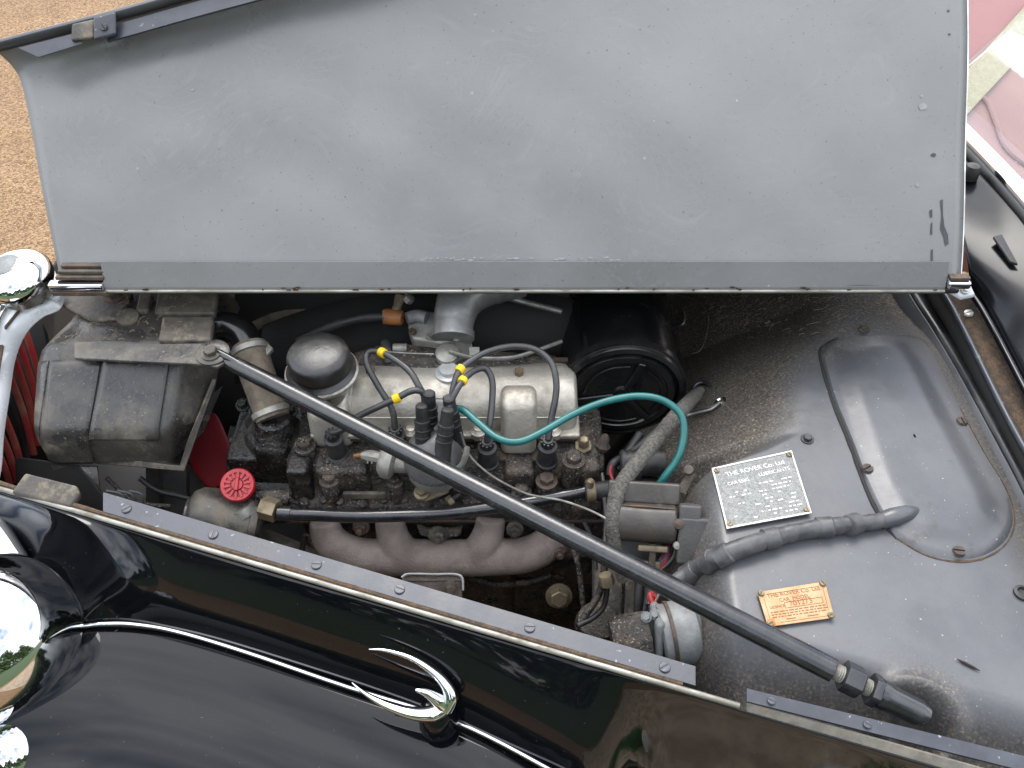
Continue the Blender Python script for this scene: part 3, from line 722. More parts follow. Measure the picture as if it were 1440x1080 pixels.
m = M().prism([Z(15, 692, .945), Z(35, 664, .955), Z(108, 682, .955), Z(112, 694, .95), Z(98, 712, .944)], (0, 0, -.01))
part('front_bracket', m, 'tankdust', 'dusty folded bracket at the front end of the rail', bevel=.003)
m = M().grid([[Z(x, lerp(968, 1063, (x - 1050) / 390), .948) for x in (1050, 1180, 1310, 1440, 1560)], [Z(x, lerp(986, 1084, (x - 1050) / 390), .945) for x in (1050, 1180, 1310, 1440, 1560)]])
rr2 = part('rear_rail', m, 'rail', 'short grey rail beside the strut foot', solid=.005, smooth=0)
for px in (1085, 1220): screw(rr2, Z(px, lerp(977, 1073, (px - 1050) / 390), .948), ZZ, .004, 'rail', .0012)
m = M().grid([[Z(x, lerp(988, 1098, (x - 1050) / 390), .942) for x in (1050, 1180, 1310, 1440, 1560)], [Z(x, lerp(1000, 1113, (x - 1050) / 390), .934) for x in (1050, 1180, 1310, 1440, 1560)]])
part('chipped_edge', m, 'chipped', 'chipped pale edge below the rear rail', solid=.003, smooth=0)

# black valance (rail down to the bead) and the wing
NR = 56
railx = [-260 + i * (1700 + 260) / NR for i in range(NR + 1)]
BE = [(-260, 905), (-100, 905), (60, 885), (110, 880), (180, 877), (250, 888), (350, 918), (490, 965), (640, 1014), (760, 1078), (900, 1165), (1100, 1290), (1400, 1420), (1700, 1480)]
topc = [railp(x, 9, .935) for x in railx]
bead = []
for i, x in enumerate(railx):
    bead.append(Z(x, interp(BE, x), lerp(.80, .62, sstep(700, 1300, x))))
# steady the bead: smooth it as a curve
for _ in range(2):
    bead = [bead[0]] + [(bead[i - 1] + bead[i] * 2 + bead[i + 1]) / 4 for i in range(1, NR)] + [bead[-1]]
rows = []
for k in range(15):
    t = k / 14
    row = []
    for i, x in enumerate(railx):
        a, b = topc[i], bead[i]
        fl = 1 - sstep(830, 960, x)
        out = lerp(0, 1, t)
        p = a.lerp(b, t)
        bulge = .012 * math.sin(math.pi * t) * fl * sstep(-50, 250, x) - .045 * math.sin(math.pi * t) * (1 - sstep(-50, 260, x))
        p = p + V((0, -bulge, bulge * .3))
        if fl < 1:
            pv = V((lerp(a.x, b.x, t * .2), a.y - .001 * t, a.z - .32 * t))
            p = pv.lerp(p, fl)
        row.append(p)
    rows.append(row)
val = part('bonnet_side', M().grid(rows), 'gloss', 'gloss black bonnet side below the rail', sub=1, smooth=180, solid=.002)
bead2 = rows[-1]
prof = [(0, -.001), (.022, -.002), (.06, -.010), (.11, -.030), (.17, -.07), (.22, -.12), (.25, -.22), (.26, -.36)]
rows = []
for dy, dz in prof:
    row = []
    for i, p in enumerate(bead2):
        x = railx[i]
        sc_ = 1 - .9 * sstep(800, 1200, x)
        row.append(p + V((-.05 * dy / .26, -dy * sc_, dz)))
    rows.append(row)
wing = part('front_wing', M().grid(rows), 'gloss', 'gloss black front wing with a chrome bead', sub=1, smooth=180, solid=.002)
bp = P((112, 881, .803), (150, 877, .806), (190, 878, .807), (250, 888, .807), (350, 918, .807), (490, 966, .807), (640, 1014, .807), (770, 1080, .805), (850, 1130, .79))
part('chrome_bead', M().tube(bp, .0030, 12), 'chrome', 'thin chrome bead between the bonnet side and wing')
part('bead_line', M().tube([p + V((0, .008, .0)) for p in bp], .0014, 8), 'chromed', 'dull inner line beside the chrome bead')
# ornament: two horns sweeping from a rounded nose
m = M()
zo = .835
def rr_(n): return mm(600, 980, zo, n)
m.tube(P((519, 913, .900), (545, 915, .900), (580, 926, .897), (608, 944, .890), (626, 962, .880), (634, 980, .868), (627, 998, .855)), [rr_(.8), rr_(2.6), rr_(4), rr_(5.5), rr_(8), rr_(10.5), rr_(9)], 14, 8)
m.tube(P((495, 960, .862), (515, 976, .856), (545, 992, .850), (580, 1003, .848), (610, 1003, .851), (628, 992, .856)), [rr_(.8), rr_(3), rr_(6), rr_(9), rr_(12), rr_(10)], 14, 8)
m.tube(P((584, 970, .886), (600, 974, .88), (616, 984, .868), (626, 994, .856)), [rr_(1.5), rr_(6), rr_(10), rr_(10)], 14, 8)
orn = part('chrome_ornament', m, 'chrome', 'chrome two horned ornament on the wing bead', smooth=80)
part('ornament_foot', M().lathe([(.022, -.04), (.02, -.01), (.012, 0)], Z(614, 994, .85), ZZ, 20), 'gloss', parent=orn)

# ---------------------------------------------------------------- front end: grille shell, cap, slats, headlamp
inner = P((94, 412, 1.022), (84, 434, 1.018), (58, 447, 1.01), (36, 470, .995), (22, 505, .965), (14, 555, .945), (6, 610, .92), (2, 660, .90), (-8, 700, .88))
outer = P((74, 376, 1.045), (52, 386, 1.042), (18, 414, 1.03), (-4, 448, 1.015), (-14, 490, .985), (-22, 540, .965), (-28, 600, .94), (-32, 655, .915), (-40, 700, .895))
A, _ = crom(inner, 8); B, _ = crom(outer, 8)
shell = part('grille_shell', M().grid([A, [lerp(a, b, .5) + V((0, 0, .002)) for a, b in zip(A, B)], B]), 'white', 'bright plated rear flange of the grille shell', solid=.003)
outs = [[lerp(b, b + V((-.16, -.02, -.02)), t) + ZZ * (.018 * math.sin(math.pi * min(1, t * 1.6)) - .12 * t * t) for b in B] for t in [k / 10 for k in range(11)]]
part('shell_crown', M().grid(outs), 'chrome', parent=shell, solid=.002, smooth=60)
part('shell_bead', M().tube(outer, .006, 10), 'chromed', parent=shell)
def slot(p, q, w):
    d = (q - p); n = V((0, .5, 1)).normalized(); s_ = d.cross(n).normalized() * w
    part('felt_slot', M().prism([p - s_, q - s_, q + s_, p + s_], n * .0045), 'felt', parent=shell, bevel=.002)
ab = [lerp(a, b, .62) for a, b in zip(A, B)]
for i0, i1 in ((12, 26), (31, 42), (48, 58)): slot(ab[i0] + ZZ * .002, ab[i1] + ZZ * .002, .0055)
screw(shell, Z(79, 417, 1.030), (0, -.3, 1), .008, 'white', .004)
part('flange_hole', M().lathe([(.005, 0), (.004, .0006), (0, .0007)], Z(57, 424, 1.029), (0, -.3, 1), 14), 'inner', parent=shell)
# radiator cap
rc = Z(18, 380, 1.075)
cap = part('radiator_cap', M().lathe([(.038, -.024), (.044, -.018), (.044, -.007), (.040, .0), (.037, .003), (.026, .009), (.012, .0120), (0, .0125)], rc, (-.05, -.15, 1), 48), 'chrome', 'domed chrome radiator cap on the grille shell')
part('cap_neck', M().lathe([(.034, -.04), (.034, -.024), (.042, -.023), (.042, -.02)], rc, (-.05, -.15, 1), 40), 'chromed', parent=cap)
part('cap_badge', M().lathe([(.018, .0105), (.017, .0116), (0, .0132)], rc + V((-.004, 0, 0)), (-.05, -.15, 1), 30), 'zinc', parent=cap)
# slats
for k in range(8):
    px = 56 - k * 8.5
    a = Z(px - 26 + k * 1.2, 448 + k * 22, .945 - k * .006); b = Z(px + 14 + k * 1, 600 + k * 13, .80)
    part('grille_slat', M().tube([a, a.lerp(b, .5) + V((.006, -.003, 0)), b], .0030, 8, flat=1.8), 'slat' if k != 4 else 'satin', 'thin red brown upright slat of the grille' if k == 0 else None)
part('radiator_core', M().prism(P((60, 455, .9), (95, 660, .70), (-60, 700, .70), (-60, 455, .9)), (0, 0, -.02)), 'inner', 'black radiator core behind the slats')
# headlamp and side chrome
hc = Z(-62, 906, .81)
lamp = part('headlamp', M().lathe([(0, .148), (.018, .1465), (.036, .141), (.056, .129), (.075, .110), (.092, .082), (.105, .048), (.113, .010), (.117, -.03), (.118, -.06), (.11, -.075)], hc, (.93, .12, .22), 48), 'chrome', 'large chrome headlamp shell beside the wing', smooth=180, sub=2)
part('headlamp_rim', M().lathe([(.1185, -.050), (.121, -.056), (.121, -.062), (.118, -.066)], hc, (.93, .12, .22), 56), 'gloss', parent=lamp)
fl = Z(10, 1052, .72)
part('horn_cover', M().lathe([(0, .06), (.012, .0585), (.025, .053), (.036, .041), (.043, .024), (.046, 0), (.047, -.03), (.05, -.036), (.05, -.05)], fl, (.75, -.2, .5), 40), 'chrome', 'small round chrome cover under the headlamp', smooth=180, sub=2)
rows = []
pa = P((-60, 690, .89), (-10, 705, .885), (30, 760, .86), (62, 815, .83), (85, 850, .81), (98, 868, .80))
pb = P((-90, 760, .84), (-60, 790, .82), (-20, 830, .80), (20, 870, .78), (45, 905, .76), (70, 930, .75))
A, _ = crom(pa, 8); B, _ = crom(pb, 8)
for k in range(9):
    t = k / 8; rows.append([a.lerp(b, t) + V((.03 * math.sin(math.pi * t), -.02 * math.sin(math.pi * t), .02 * math.sin(math.pi * t))) for a, b in zip(A, B)])
part('shell_side', M().grid(rows), 'chrome', 'curved chrome flank of the grille shell', solid=.002, smooth=60)

# ---------------------------------------------------------------- radiator header tank and cowl
def pt(px, py, z): return Z(px, py, z)
xl, xr = Z(58, 500, .98).x, Z(303, 500, .98).x
tpf, _ = crom([V((0, y, z)) for y, z in ((.10, 1.006), (.03, 1.006), (-.025, 1.004), (-.046, .996), (-.082, .967), (-.112, .942), (-.124, .926), (-.128, .905), (-.128, .875))], 8)
NT = len(tpf) - 1
def T(u, s_, lift=0):
    f = max(0, min(1, s_)) * NT; i_ = min(int(f), NT - 1); p = tpf[i_].lerp(tpf[i_ + 1], f - i_)
    t_ = (tpf[min(i_ + 2, NT)] - tpf[max(i_ - 1, 0)]).normalized(); nn = V((0, t_.z, -t_.y)); nn = nn if nn.z - nn.y > 0 else -nn
    h = max(0, min(1, (1.0 - p.z) / .13))
    x = lerp(Z(52, 500, .98).x - .004 * h + .028 * sstep(-.06, .05, p.y), Z(300, 500, .98).x - .030 * h, u)
    ins = 0
    if u < .16: q_ = 1 - u / .16; ins = -.034 * (1 - math.sqrt(max(0, 1 - q_ * q_)))
    if u > .84: ins = -.052 * ((u - .84) / .16) ** 1.15
    return V((x, p.y, p.z)) + nn * (ins + lift)
NU_ = 40
m = M().grid([[T(u / NU_, s_ / 60) for s_ in range(61)] for u in range(NU_ + 1)])
tank = part('radiator_tank', m, 'tank', 'dusty black radiator header tank with rounded front', smooth=70, nrm=True)
part('tank_end', M().grid([[T(1, s_ / 30) for s_ in range(20)], [T(1, s_ / 30) + V((-.03, .03, -.004)) for s_ in range(20)]]), 'tank', parent=tank)
part('tank_base', M().grid([[T(u / 10, 1) for u in range(11)], [T(u / 10, 1) + V((0, .10, -.01)) for u in range(11)]]), 'inner', parent=tank)
def spy(py):
    best = min(range(301), key=lambda k: abs((lambda p: 540 - FP * ((p - CAM).dot(V((0, Q, Q))) / (p - CAM).dot(V((0, Q, -Q)))))(T(.4, k / 300)) - py))
    return best / 300
def skin(name, u0, u1, s0, s1, mt, th, sk0=0, sk1=0, nu=12, ns=26, **k):
    return part(name, M().grid([[T(lerp(u0 + sk0 * j / ns, u1 + sk1 * j / ns, i / nu), lerp(s0, s1, j / ns), th) for j in range(ns + 1)] for i in range(nu + 1)]), mt, parent=tank, solid=th + .002, smooth=60, **k)
S0, S1 = spy(507), spy(617)
skin('tank_strap', .135, .415, S0, 1.0, 'tank', .0035, -.07, -.05)
skin('front_pressing', .435, .80, S0, S1, 'tank', .0035, -.05, -.0)
skin('front_rib', .02, .115, S0, .97, 'tank', .0015, .02, -.06)
part('strap_tail', M().grid([[Z(72, 655, .865), Z(136, 657, .865)], [Z(80, 680, .84), Z(140, 690, .83)], [Z(110, 712, .80), Z(160, 720, .79)]]), 'tank', parent=tank, solid=.003)
part('front_lip', M().prism([Z(132, 641, .868), Z(252, 655, .885), Z(262, 625, .905), Z(298, 532, .95), Z(304, 534, .947), Z(269, 632, .90), Z(258, 663, .88), Z(132, 652, .86)], (0, .003, -.003)), 'tankdust', parent=tank, bevel=.0015)
# dusty top fittings
part('top_plate', M().prism(P((75, 420, 1.012), (118, 408, 1.012), (186, 408, 1.012), (168, 448, 1.012), (128, 450, 1.012), (98, 436, 1.012)), (0, 0, -.006)), 'tankdust', parent=tank, bevel=.002)
bolt(tank, Z(161, 414, 1.014), (0, -.2, 1), .011, .009, 'rusty')
part('drain_boss', M().lathe([(.015, -.004), (.014, .003), (.009, .004), (0, .0045)], Z(180, 447, 1.008), (.1, -.2, 1), 18), 'tankdust', parent=tank)
for x0, x1, y0_, y1_ in ((190, 213, 411, 436), (216, 306, 409, 440), (222, 300, 444, 478)):
    part('top_rib', M().prism(P((x0 + 6, y0_, 1.016), (x1, y0_, 1.016), (x1 - 4, y1_, 1.013), (x0, y1_, 1.013)), (0, 0, -.012)), 'tankdust', parent=tank, bevel=.003)
# stay bracket
a = P((104, 479, 1.013), (215, 483, 1.013), (298, 480, 1.013))
br = part('stay_bracket', M().prism(P((104, 480, 1.012), (170, 479, 1.013), (225, 483, 1.014), (290, 482, 1.016), (310, 484, 1.016), (324, 492, 1.016), (322, 506, 1.016), (305, 516, 1.016), (285, 512, 1.016), (200, 508, 1.013), (104, 503, 1.008)), (0, 0, -.005)), 'tank', 'flat black bracket bolted across the radiator tank', bevel=.0015)
part('eye_washer', M().lathe([(.021, -.001), (.021, .004), (.018, .0055), (.012, .006)], Z(300, 498, 1.016), (0, -.1, 1), 30), 'tank', parent=br)
bolt(br, Z(297, 497, 1.022), (0, -.1, 1), .0085, .007, 'tankdust')

# ---------------------------------------------------------------- diagonal stay rod
a, b = Z(312, 503, 1.012), Z(1168, 941, .966)
d = (b - a).normalized()
stay = part('stay_rod', M().tube([a, a + d * .02, a + d * .06, a.lerp(b, .5), b - d * .026, b - d * .014], [.0085, .0098, .0108, .0115, .0121, .0113], 24, 4), 'rod', 'long black enamelled stay rod running diagonally across the engine')
part('flattened_eye', M().tube([Z(292, 496, 1.012), Z(312, 503, 1.013), a + d * .03], [.013, .0125, .0105], 18, 4, flat=.55), 'rod', parent=stay)
e = Z(1296, 1004, .945); d2 = (e - b).normalized()
m = M(); L = (e - b).length
prof_t = []
k = -.018
while k < L * .62:
    prof_t += [(.0072, k), (.0086, k + .0011)]; k += .0022
m.lathe(prof_t, b, d2, 18)
part('threaded_end', m, 'alud', parent=stay, smooth=60)
part('lock_nut', M().hexa(b + d2 * L * .13, d2, .0160, .0195), 'rod', parent=stay, bevel=.001)
part('clevis_collar', M().hexa(b + d2 * L * .43, d2, .0165, L * .10), 'rod', parent=stay, bevel=.001)
part('clevis', M().lathe([(.0146, L * .52), (.0146, L * .60), (.0138, L * .62), (.0132, L * .95), (.010, L * 1.05), (.004, L * 1.09)], b, d2, 28), 'rod', parent=stay, smooth=35)

# ---------------------------------------------------------------- top hose and thermostat housing
el = P((292, 462, .985), (318, 458, .985), (340, 468, .980), (352, 490, .968))
hz = part('water_outlet_elbow', M().tube(el, [.019, .0195, .020, .0205], 22, 8), 'enamel', 'gloss black water elbow leaving the radiator tank')
part('elbow_collar', M().tube(P((302, 461, .985), (308, 461, .985)), .0225, 22), 'satin', parent=hz)
hs_ = P((350, 486, .972), (360, 520, .955), (372, 555, .935), (384, 588, .915))
hose = part('top_hose', M().tube(hs_, [.0235, .0235, .0225, .0225], 24, 8, wob=.012), 'hose', 'weathered brown rubber top hose')
for p, q, r in ((hs_[0], hs_[1], .0248), (hs_[3], hs_[2], .0238)):
    d = (q - p).normalized(); part('hose_clip', M().lathe([(r, 0), (r + .0015, .001), (r + .0015, .008), (r, .009)], p + d * .004, d, 28), 'alud', parent=hose)
part('clip_ear', M().prism(P((352, 500, .975), (376, 482, .978), (384, 489, .976), (372, 503, .972), (354, 508, .972)), (0, 0, -.006)), 'alud', parent=hose, bevel=.001)
th = part('thermostat_housing', M().lathe([(.042, -.055), (.042, -.03), (.038, -.024), (.030, -.012), (.025, .004), (.0235, .008)], Z(384, 590, .905), (.12, -.05, 1), 7), 'greaseb', 'oily black thermostat housing under the top hose', bevel=.005)
part('housing_block', M().aabb(Z(334, 620, .84).x, Z(420, 620, .84).x, -.115, .0, .76, .865), 'greaseb', parent=th, bevel=.006)
part('housing_pipe', M().tube(P((338, 645, .81), (375, 648, .81), (415, 648, .81)), .014, 16), 'greaseb', parent=th)
part('core_plug', M().lathe([(.016, 0), (.016, .004), (.013, .005), (.012, .002), (0, .002)], Z(383, 648, .83), (0, -1, .5), 24), 'greaseb', parent=th)
bolt(th, Z(330, 620, .85), (-1, 0, .1), .006, .005); bolt(th, Z(342, 570, .895), (0, -.3, 1), .007, .008, 'greaseb'); bolt(th, Z(409, 578, .893), (0, -.3, 1), .007, .008, 'greaseb')
bolt(th, Z(340, 645, .81), (-1, 0, .1), .007, .006, 'greaseb')

# ---------------------------------------------------------------- cylinder head and block
HX0, HX1 = -.305, .125
head = part('cylinder_head', M().prism([V((HX0, .03, .872)), V((HX0, -.105, .872)), V((HX0, -.128, .858)), V((HX0, -.138, .825)), V((HX0, -.160, .815)), V((HX0, -.160, .78)), V((HX0, .03, .78))], V((HX1 - HX0, 0, 0))), 'grease', 'greasy brown black cylinder head casting', bevel=.007, seg=3)
block = part('engine_block', M().prism([V((HX0 + .01, .03, .779)), V((HX0 + .01, -.152, .779)), V((HX0 + .01, -.150, .66)), V((HX0 + .01, -.175, .62)), V((HX0 + .01, -.175, .42)), V((HX0 + .01, .03, .42))], V((HX1 - HX0 - .0, 0, 0))), 'grease', 'dark oily engine block below the cylinder head', bevel=.006)
part('gasket_seam', M().aabb(HX0 - .003, HX1 + .006, -.1635, .03, .786, .7895), 'rusty', parent=head)
# bosses, studs and nuts on the head
for px, py, z, r, h, mt in ((431, 636, .872, .013, .02, 'grease'), (467, 690, .835, .012, .03, 'grease'), (557, 690, .835, .010, .026, 'grease'), (420, 700, .815, .012, .012, 'greaseb'),
                        (650, 690, .83, .012, .02, 'grease'), (733, 700, .83, .012, .02, 'grease'), (768, 690, .838, .013, .028, 'grease'), (806, 655, .872, .014, .02, 'grease'), (510, 668, .85, .012, .02, 'grease')):
    o_ = Z(px, py, z) - ZZ * .01; m = M().lathe([(r * 1.15, -.02), (r, 0), (r, h), (r * .9, h + .002)], o_, ZZ, 18)
    bs = part('stud_boss', m, mt, parent=head)
    bolt(head, o_ + ZZ * (h + .002), ZZ, r * .78, .009, 'rusty' if random.random() < .6 else 'grease', stud=0)
for i in range(14):
    px = 425 + i * 29 + random.uniform(-6, 6)
    q = Z(px, 706 + random.uniform(-4, 4), .818)
    if random.random() < .5: bolt(head, q, (0, -.4, 1), .006, .006, random.choice(['grease', 'rusty', 'greaseb']), washer=False)
    else: part('casting_lump', M().lathe([(.010, -.006), (.009, .003), (.005, .007), (0, .008)], q, (0, -.4, 1), 9), 'grease', parent=head)
part('cast_rib', M().box(Z(513, 696, .835), (.058, .006, .012)), 'tankdust', parent=head, bevel=.002)
part('cast_step', M().aabb(Z(440, 0, .85).x if 0 else -.262, -.19, -.145, -.10, .80, .876), 'grease', parent=head, bevel=.008, seg=3)
part('cast_step', M().aabb(-.16, -.105, -.140, -.08, .80, .868), 'grease', parent=head, bevel=.008, seg=3)
part('cast_step', M().aabb(-.01, .03, -.146, -.09, .80, .874), 'grease', parent=head, bevel=.008, seg=3)
part('cast_step', M().aabb(.075, .118, -.142, -.06, .79, .876), 'grease', parent=head, bevel=.008, seg=3)
part('cast_step', M().aabb(-.298, -.268, -.15, -.04, .78, .880), 'greaseb', parent=head, bevel=.006, seg=3)

# ---------------------------------------------------------------- rocker cover
rp_ = [(.0, .896), (.001, .926), (-.010, .944), (-.030, .953), (-.055, .951), (-.076, .940), (-.088, .920), (-.091, .896)]
cx0, cx1 = Z(492, 560, .93).x, Z(812, 560, .93).x
rows = []
for x, k in ((cx0, 1), (cx0 + .1, 1), (cx1 - .02, 1), (cx1 - .006, .93), (cx1, .8)):
    rows.append([V((x, -.045 + (y + .045) * k, .896 + (z - .896) * k)) for y, z in rp_])
m = M().grid(rows); n8 = len(rp_); m.f.append(tuple(range(n8))); m.f.append(tuple(len(m.v) - 1 - i for i in range(n8)))
rc_ = part('rocker_cover', m, 'alu', 'long cast aluminium rocker cover with rounded top', bevel=.006, seg=3)
part('cover_flange', M().aabb(Z(440, 600, .89).x, cx1 + .004, -.100, .012, .886, .8955), 'alu', parent=rc_, bevel=.003)
part('gasket', M().aabb(Z(442, 600, .88).x, cx1 + .002, -.099, .010, .8825, .8858), 'rusty', parent=rc_)
part('ridge_gasket', M().aabb(cx0 + .01, cx1 - .01, -.004, .004, .936, .941), 'rusty', parent=rc_)
x0, x1 = Z(704, 590, .93).x, Z(755, 590, .93).x
m = M().prism([V((x0, -.05, .897)), V((x0, -.05, .945)), V((x0, -.075, .957)), V((x0, -.094, .950)), V((x0, -.114, .91)), V((x0, -.116, .872)), V((x0, -.09, .872))], V((x1 - x0, 0, 0)))
part('breather_boss', m, 'alu', parent=rc_, bevel=.009, seg=4)
part('boss_gasket', M().aabb(x0 - .002, x1 + .002, -.122, -.095, .866, .8715), 'rusty', parent=rc_, bevel=.001)
x0, x1 = Z(436, 570, .92).x, Z(496, 570, .92).x
part('filler_tower', M().prism([V((x0, -.03, .897)), V((x0, -.03, .948)), V((x0, -.07, .952)), V((x0, -.098, .93)), V((x0, -.104, .87)), V((x0, -.05, .87))], V((x1 - x0, 0, 0))), 'alu', parent=rc_, bevel=.012, seg=4)
for px, py, z, r in ((522, 528, .945, .0105), (630, 527, .945, .0115), (730, 531, .945, .0105)):
    q = Z(px, py, z)
    part('washer', M().lathe([(r * 1.35, -.004), (r * 1.35, 0), (r * 1.15, .001), (r * 1.15, .005), (r, .006)], q, ZZ, 22), 'alu', parent=rc_)
    bolt(rc_, q + ZZ * .006, ZZ, r * .62, .009, 'brass', washer=False)
bolt(rc_, Z(769, 530, .93), ZZ, .0075, .008, 'alud'); bolt(rc_, Z(556, 600, .895), ZZ, .006, .006, 'rusty')
for px, py in ((522, 533), (630, 533), (730, 536)):
    q = Z(px, py, .944); part('stud_pad', M().lathe([(.024, -.012), (.0225, -.003), (.019, .0005), (.012, .001)], q, (0, -.05, 1), 28), 'alu', parent=rc_, smooth=60)
part('cast_joint', M().prism([V((cx0 - .004, y * 1.0 - .0, z + .0022)) for y, z in rp_], V((.010, 0, 0))), 'alu', parent=rc_, bevel=.002)
part('parting_line', M().tube([V((cx0 + .006, -.0885, .9185)), V((cx0 + .1, -.0886, .9183)), V((cx1 - .016, -.0884, .9186))], .0012, 6), 'alu', parent=rc_)
for xx in (-.135, -.045, .055): part('flange_lug', M().lathe([(.011, -.006), (.011, .003), (.009, .004), (.006, .009), (0, .0095)], V((xx, -.094, .896)), ZZ, 16), 'alu', parent=rc_)
# oil filler / breather cap
q = Z(452, 520, .985)
fc = part('oil_filler_cap', M().lathe([(.040, -.006), (.0445, -.003), (.045, .001), (.041, .004), (.0395, .006), (.040, .008), (.0400, .024), (.0392, .028), (.036, .032), (.030, .0345), (.016, .0365), (0, .037)], q, (0, -.05, 1), 44), 'capblack', 'gloss black mushroom shaped oil filler cap')
part('cap_rim', M().lathe([(.043, -.009), (.0475, -.006), (.0475, -.002), (.044, .0005)], q, (0, -.05, 1), 44), 'alud', parent=fc)
part('filler_neck', M().lathe([(.029, -.055), (.029, -.03), (.025, -.028), (.025, -.006)], q, (0, -.05, 1), 32), 'chromed', parent=fc)

# ---------------------------------------------------------------- carburettor
cb = part('carburettor', M().prism(P((573, 455, .975), (585, 440, .98), (608, 436, .985), (650, 448, .985), (662, 462, .98), (655, 474, .975), (620, 482, .97), (580, 476, .97)), (0, 0, -.022)), 'alud', 'grey cast carburettor behind the rocker cover', bevel=.004)
part('float_bowl', M().prism(P((577, 480, .955), (618, 482, .955), (618, 502, .945), (600, 506, .945), (580, 500, .945)), (0, 0, -.03)), 'alud', parent=cb, bevel=.005)
part('choke_barrel', M().lathe([(.024, -.06), (.024, -.02), (.027, -.018), (.027, -.010)], Z(636, 480, .97), ZZ, 26), 'alud', parent=cb)
part('jet_stack', M().lathe([(.017, -.04), (.017, -.022), (.013, -.02), (.013, -.008), (.016, -.006), (.016, .004), (.010, .008), (0, .009)], Z(629, 498, .965), (0, -.2, 1), 20), 'alud', parent=cb)
part('jet_nut', M().lathe([(.018, 0), (.018, .005), (.012, .006), (.012, .012)], Z(631, 527, .95), ZZ, 24), 'platehi', parent=cb)
part('drain_plug', M().lathe([(.009, 0), (.009, .014), (.006, .016)], Z(609, 509, .935), ZZ, 12), 'brass', parent=cb)
for px, py in ((580, 467), (604, 474), (652, 462), (642, 476)): screw(cb, Z(px, py, .977), ZZ, .0055, 'rusty' if px == 580 else 'alud', .004)
part('inlet_stub', M().tube(P((572, 448, .985), (586, 444, .985), (600, 447, .985)), [.0085, .009, .009], 16), 'zinc', parent=cb)
un = part('fuel_union', M().tube(P((539, 445, .985), (545, 445, .985), (558, 446, .985), (566, 447, .985)), [.0095, .0115, .0115, .0095], 16, 3), 'amber', 'orange brown fuel union on the carburettor')
part('union_nut', M().tube(P((539, 445, .985), (543, 445, .985)), .011, 6), 'brass', parent=un)
part('banjo', M().tube(P((556, 438, .99), (559, 430, .995), (563, 418, 1.0)), [.007, .006, .008], 12), 'brass', parent=un)
part('banjo_bolt', M().lathe([(.008, 0), (.008, .008), (.005, .010)], Z(572, 422, .998), (.6, 0, .6), 6), 'alud', parent=un)
ip = part('intake_pipe', M().tube(P((637, 470, .985), (638, 455, .992), (641, 438, 1.0), (650, 418, 1.008), (676, 400, 1.012), (730, 386, 1.012)), [.0265, .027, .029, .032, .033, .033], 30, 8), 'pipe', 'grey intake pipe curving up from the carburettor')
part('pipe_collar', M().tube(P((637, 476, .981), (637.5, 466, .986)), [.029, .0285], 30), 'pipe', parent=ip)
part('fuel_hose', M().tube(P((540, 445, .985), (510, 447, .98), (470, 458, .965), (420, 480, .93)), .007, 12), 'rubber', 'black fuel hose leading left from the union')
part('throttle_rod', M().tube(P((688, 412, .99), (735, 424, .985), (790, 438, .975)), .0045, 10), 'wire', 'bright straight rod beside the air cleaner')
part('linkage_rod', M().tube(P((632, 494, .975), (668, 503, .968), (716, 503, .965), (748, 495, .965), (790, 480, .965)), .0028, 8), 'wire', 'thin grey throttle linkage rod behind the leads')
part('choke_wire', M().tube(P((520, 492, .97), (560, 496, .97), (610, 498, .968)), .0012, 6), 'wire', 'very thin choke wire left of the carburettor')
part('link_tab', M().prism(P((660, 488, .97), (674, 488, .97), (674, 506, .965), (660, 506, .965)), (0, .003, -.003)), 'alud', parent=cb)
m = M().tube(P((500, 520, .93), (545, 510, .935), (600, 515, .935), (690, 520, .93), (780, 520, .92)), [.022, .026, .028, .026, .02], 16)
part('inlet_manifold', m, 'grease', 'dull inlet manifold casting under the carburettor')
im = part('manifold_bracket', M().prism(P((545, 485, .955), (572, 485, .955), (600, 520, .94), (545, 520, .94)), (0, 0, -.03)), 'alud', 'dusty bracket beside the float bowl', bevel=.004)
part('small_hose_tail', M().tube(P((541, 480, .965), (545, 492, .96), (546, 512, .95)), [.006, .0085, .008], 12), 'rubber', parent=im)
part('elbow_nipple', M().tube(P((553, 490, .962), (572, 490, .962)), .007, 12), 'alud', parent=im)

# ---------------------------------------------------------------- air cleaner
q = Yp(875, 551, -.024)
ar = .087
ac = part('air_cleaner', M().lathe([(0, .004), (ar * .70, .004), (ar * .72, .007), (ar * .82, .007), (ar * .86, -.003), (ar * .90, .006), (ar * .97, .004), (ar, -.004), (ar, -.012), (ar * .955, -.014), (ar * .95, -.05), (ar * .955, -.30), (ar * .9, -.31)], q, (0, -1, .0), 64), 'enamel', 'large gloss black cylindrical air cleaner', smooth=35)
part('rim_band', M().lathe([(ar * 1.0, -.013), (ar * 1.025, -.012), (ar * 1.025, -.002), (ar * 1.0, -.0015)], q, (0, -1, 0), 64), 'enamel', parent=ac)
for k in range(3):
    th_ = R(90 + 120 * k - 20)
    d = V((math.cos(th_), 0, math.sin(th_))); s_ = d.cross(Y)
    part('cap_rib', M().box(q + V((0, -.0065, 0)) + d * ar * .42, (ar * .62, .005, .010), (d, Y, s_)), 'enamel', parent=ac, bevel=.002)
    th_ += R(60); d = V((math.cos(th_), 0, math.sin(th_)))
    arc = [q + V((math.cos(th_ + t * .8) * ar * .62, -.006, math.sin(th_ + t * .8) * ar * .62)) for t in (-1, -.5, 0, .5, 1)]
    part('cap_ridge', M().tube(arc, .002, 8), 'enamel', parent=ac)
part('cap_boss', M().lathe([(.016, .003), (.014, .009), (0, .010)], q, (0, -1, 0), 24), 'enamel', parent=ac)
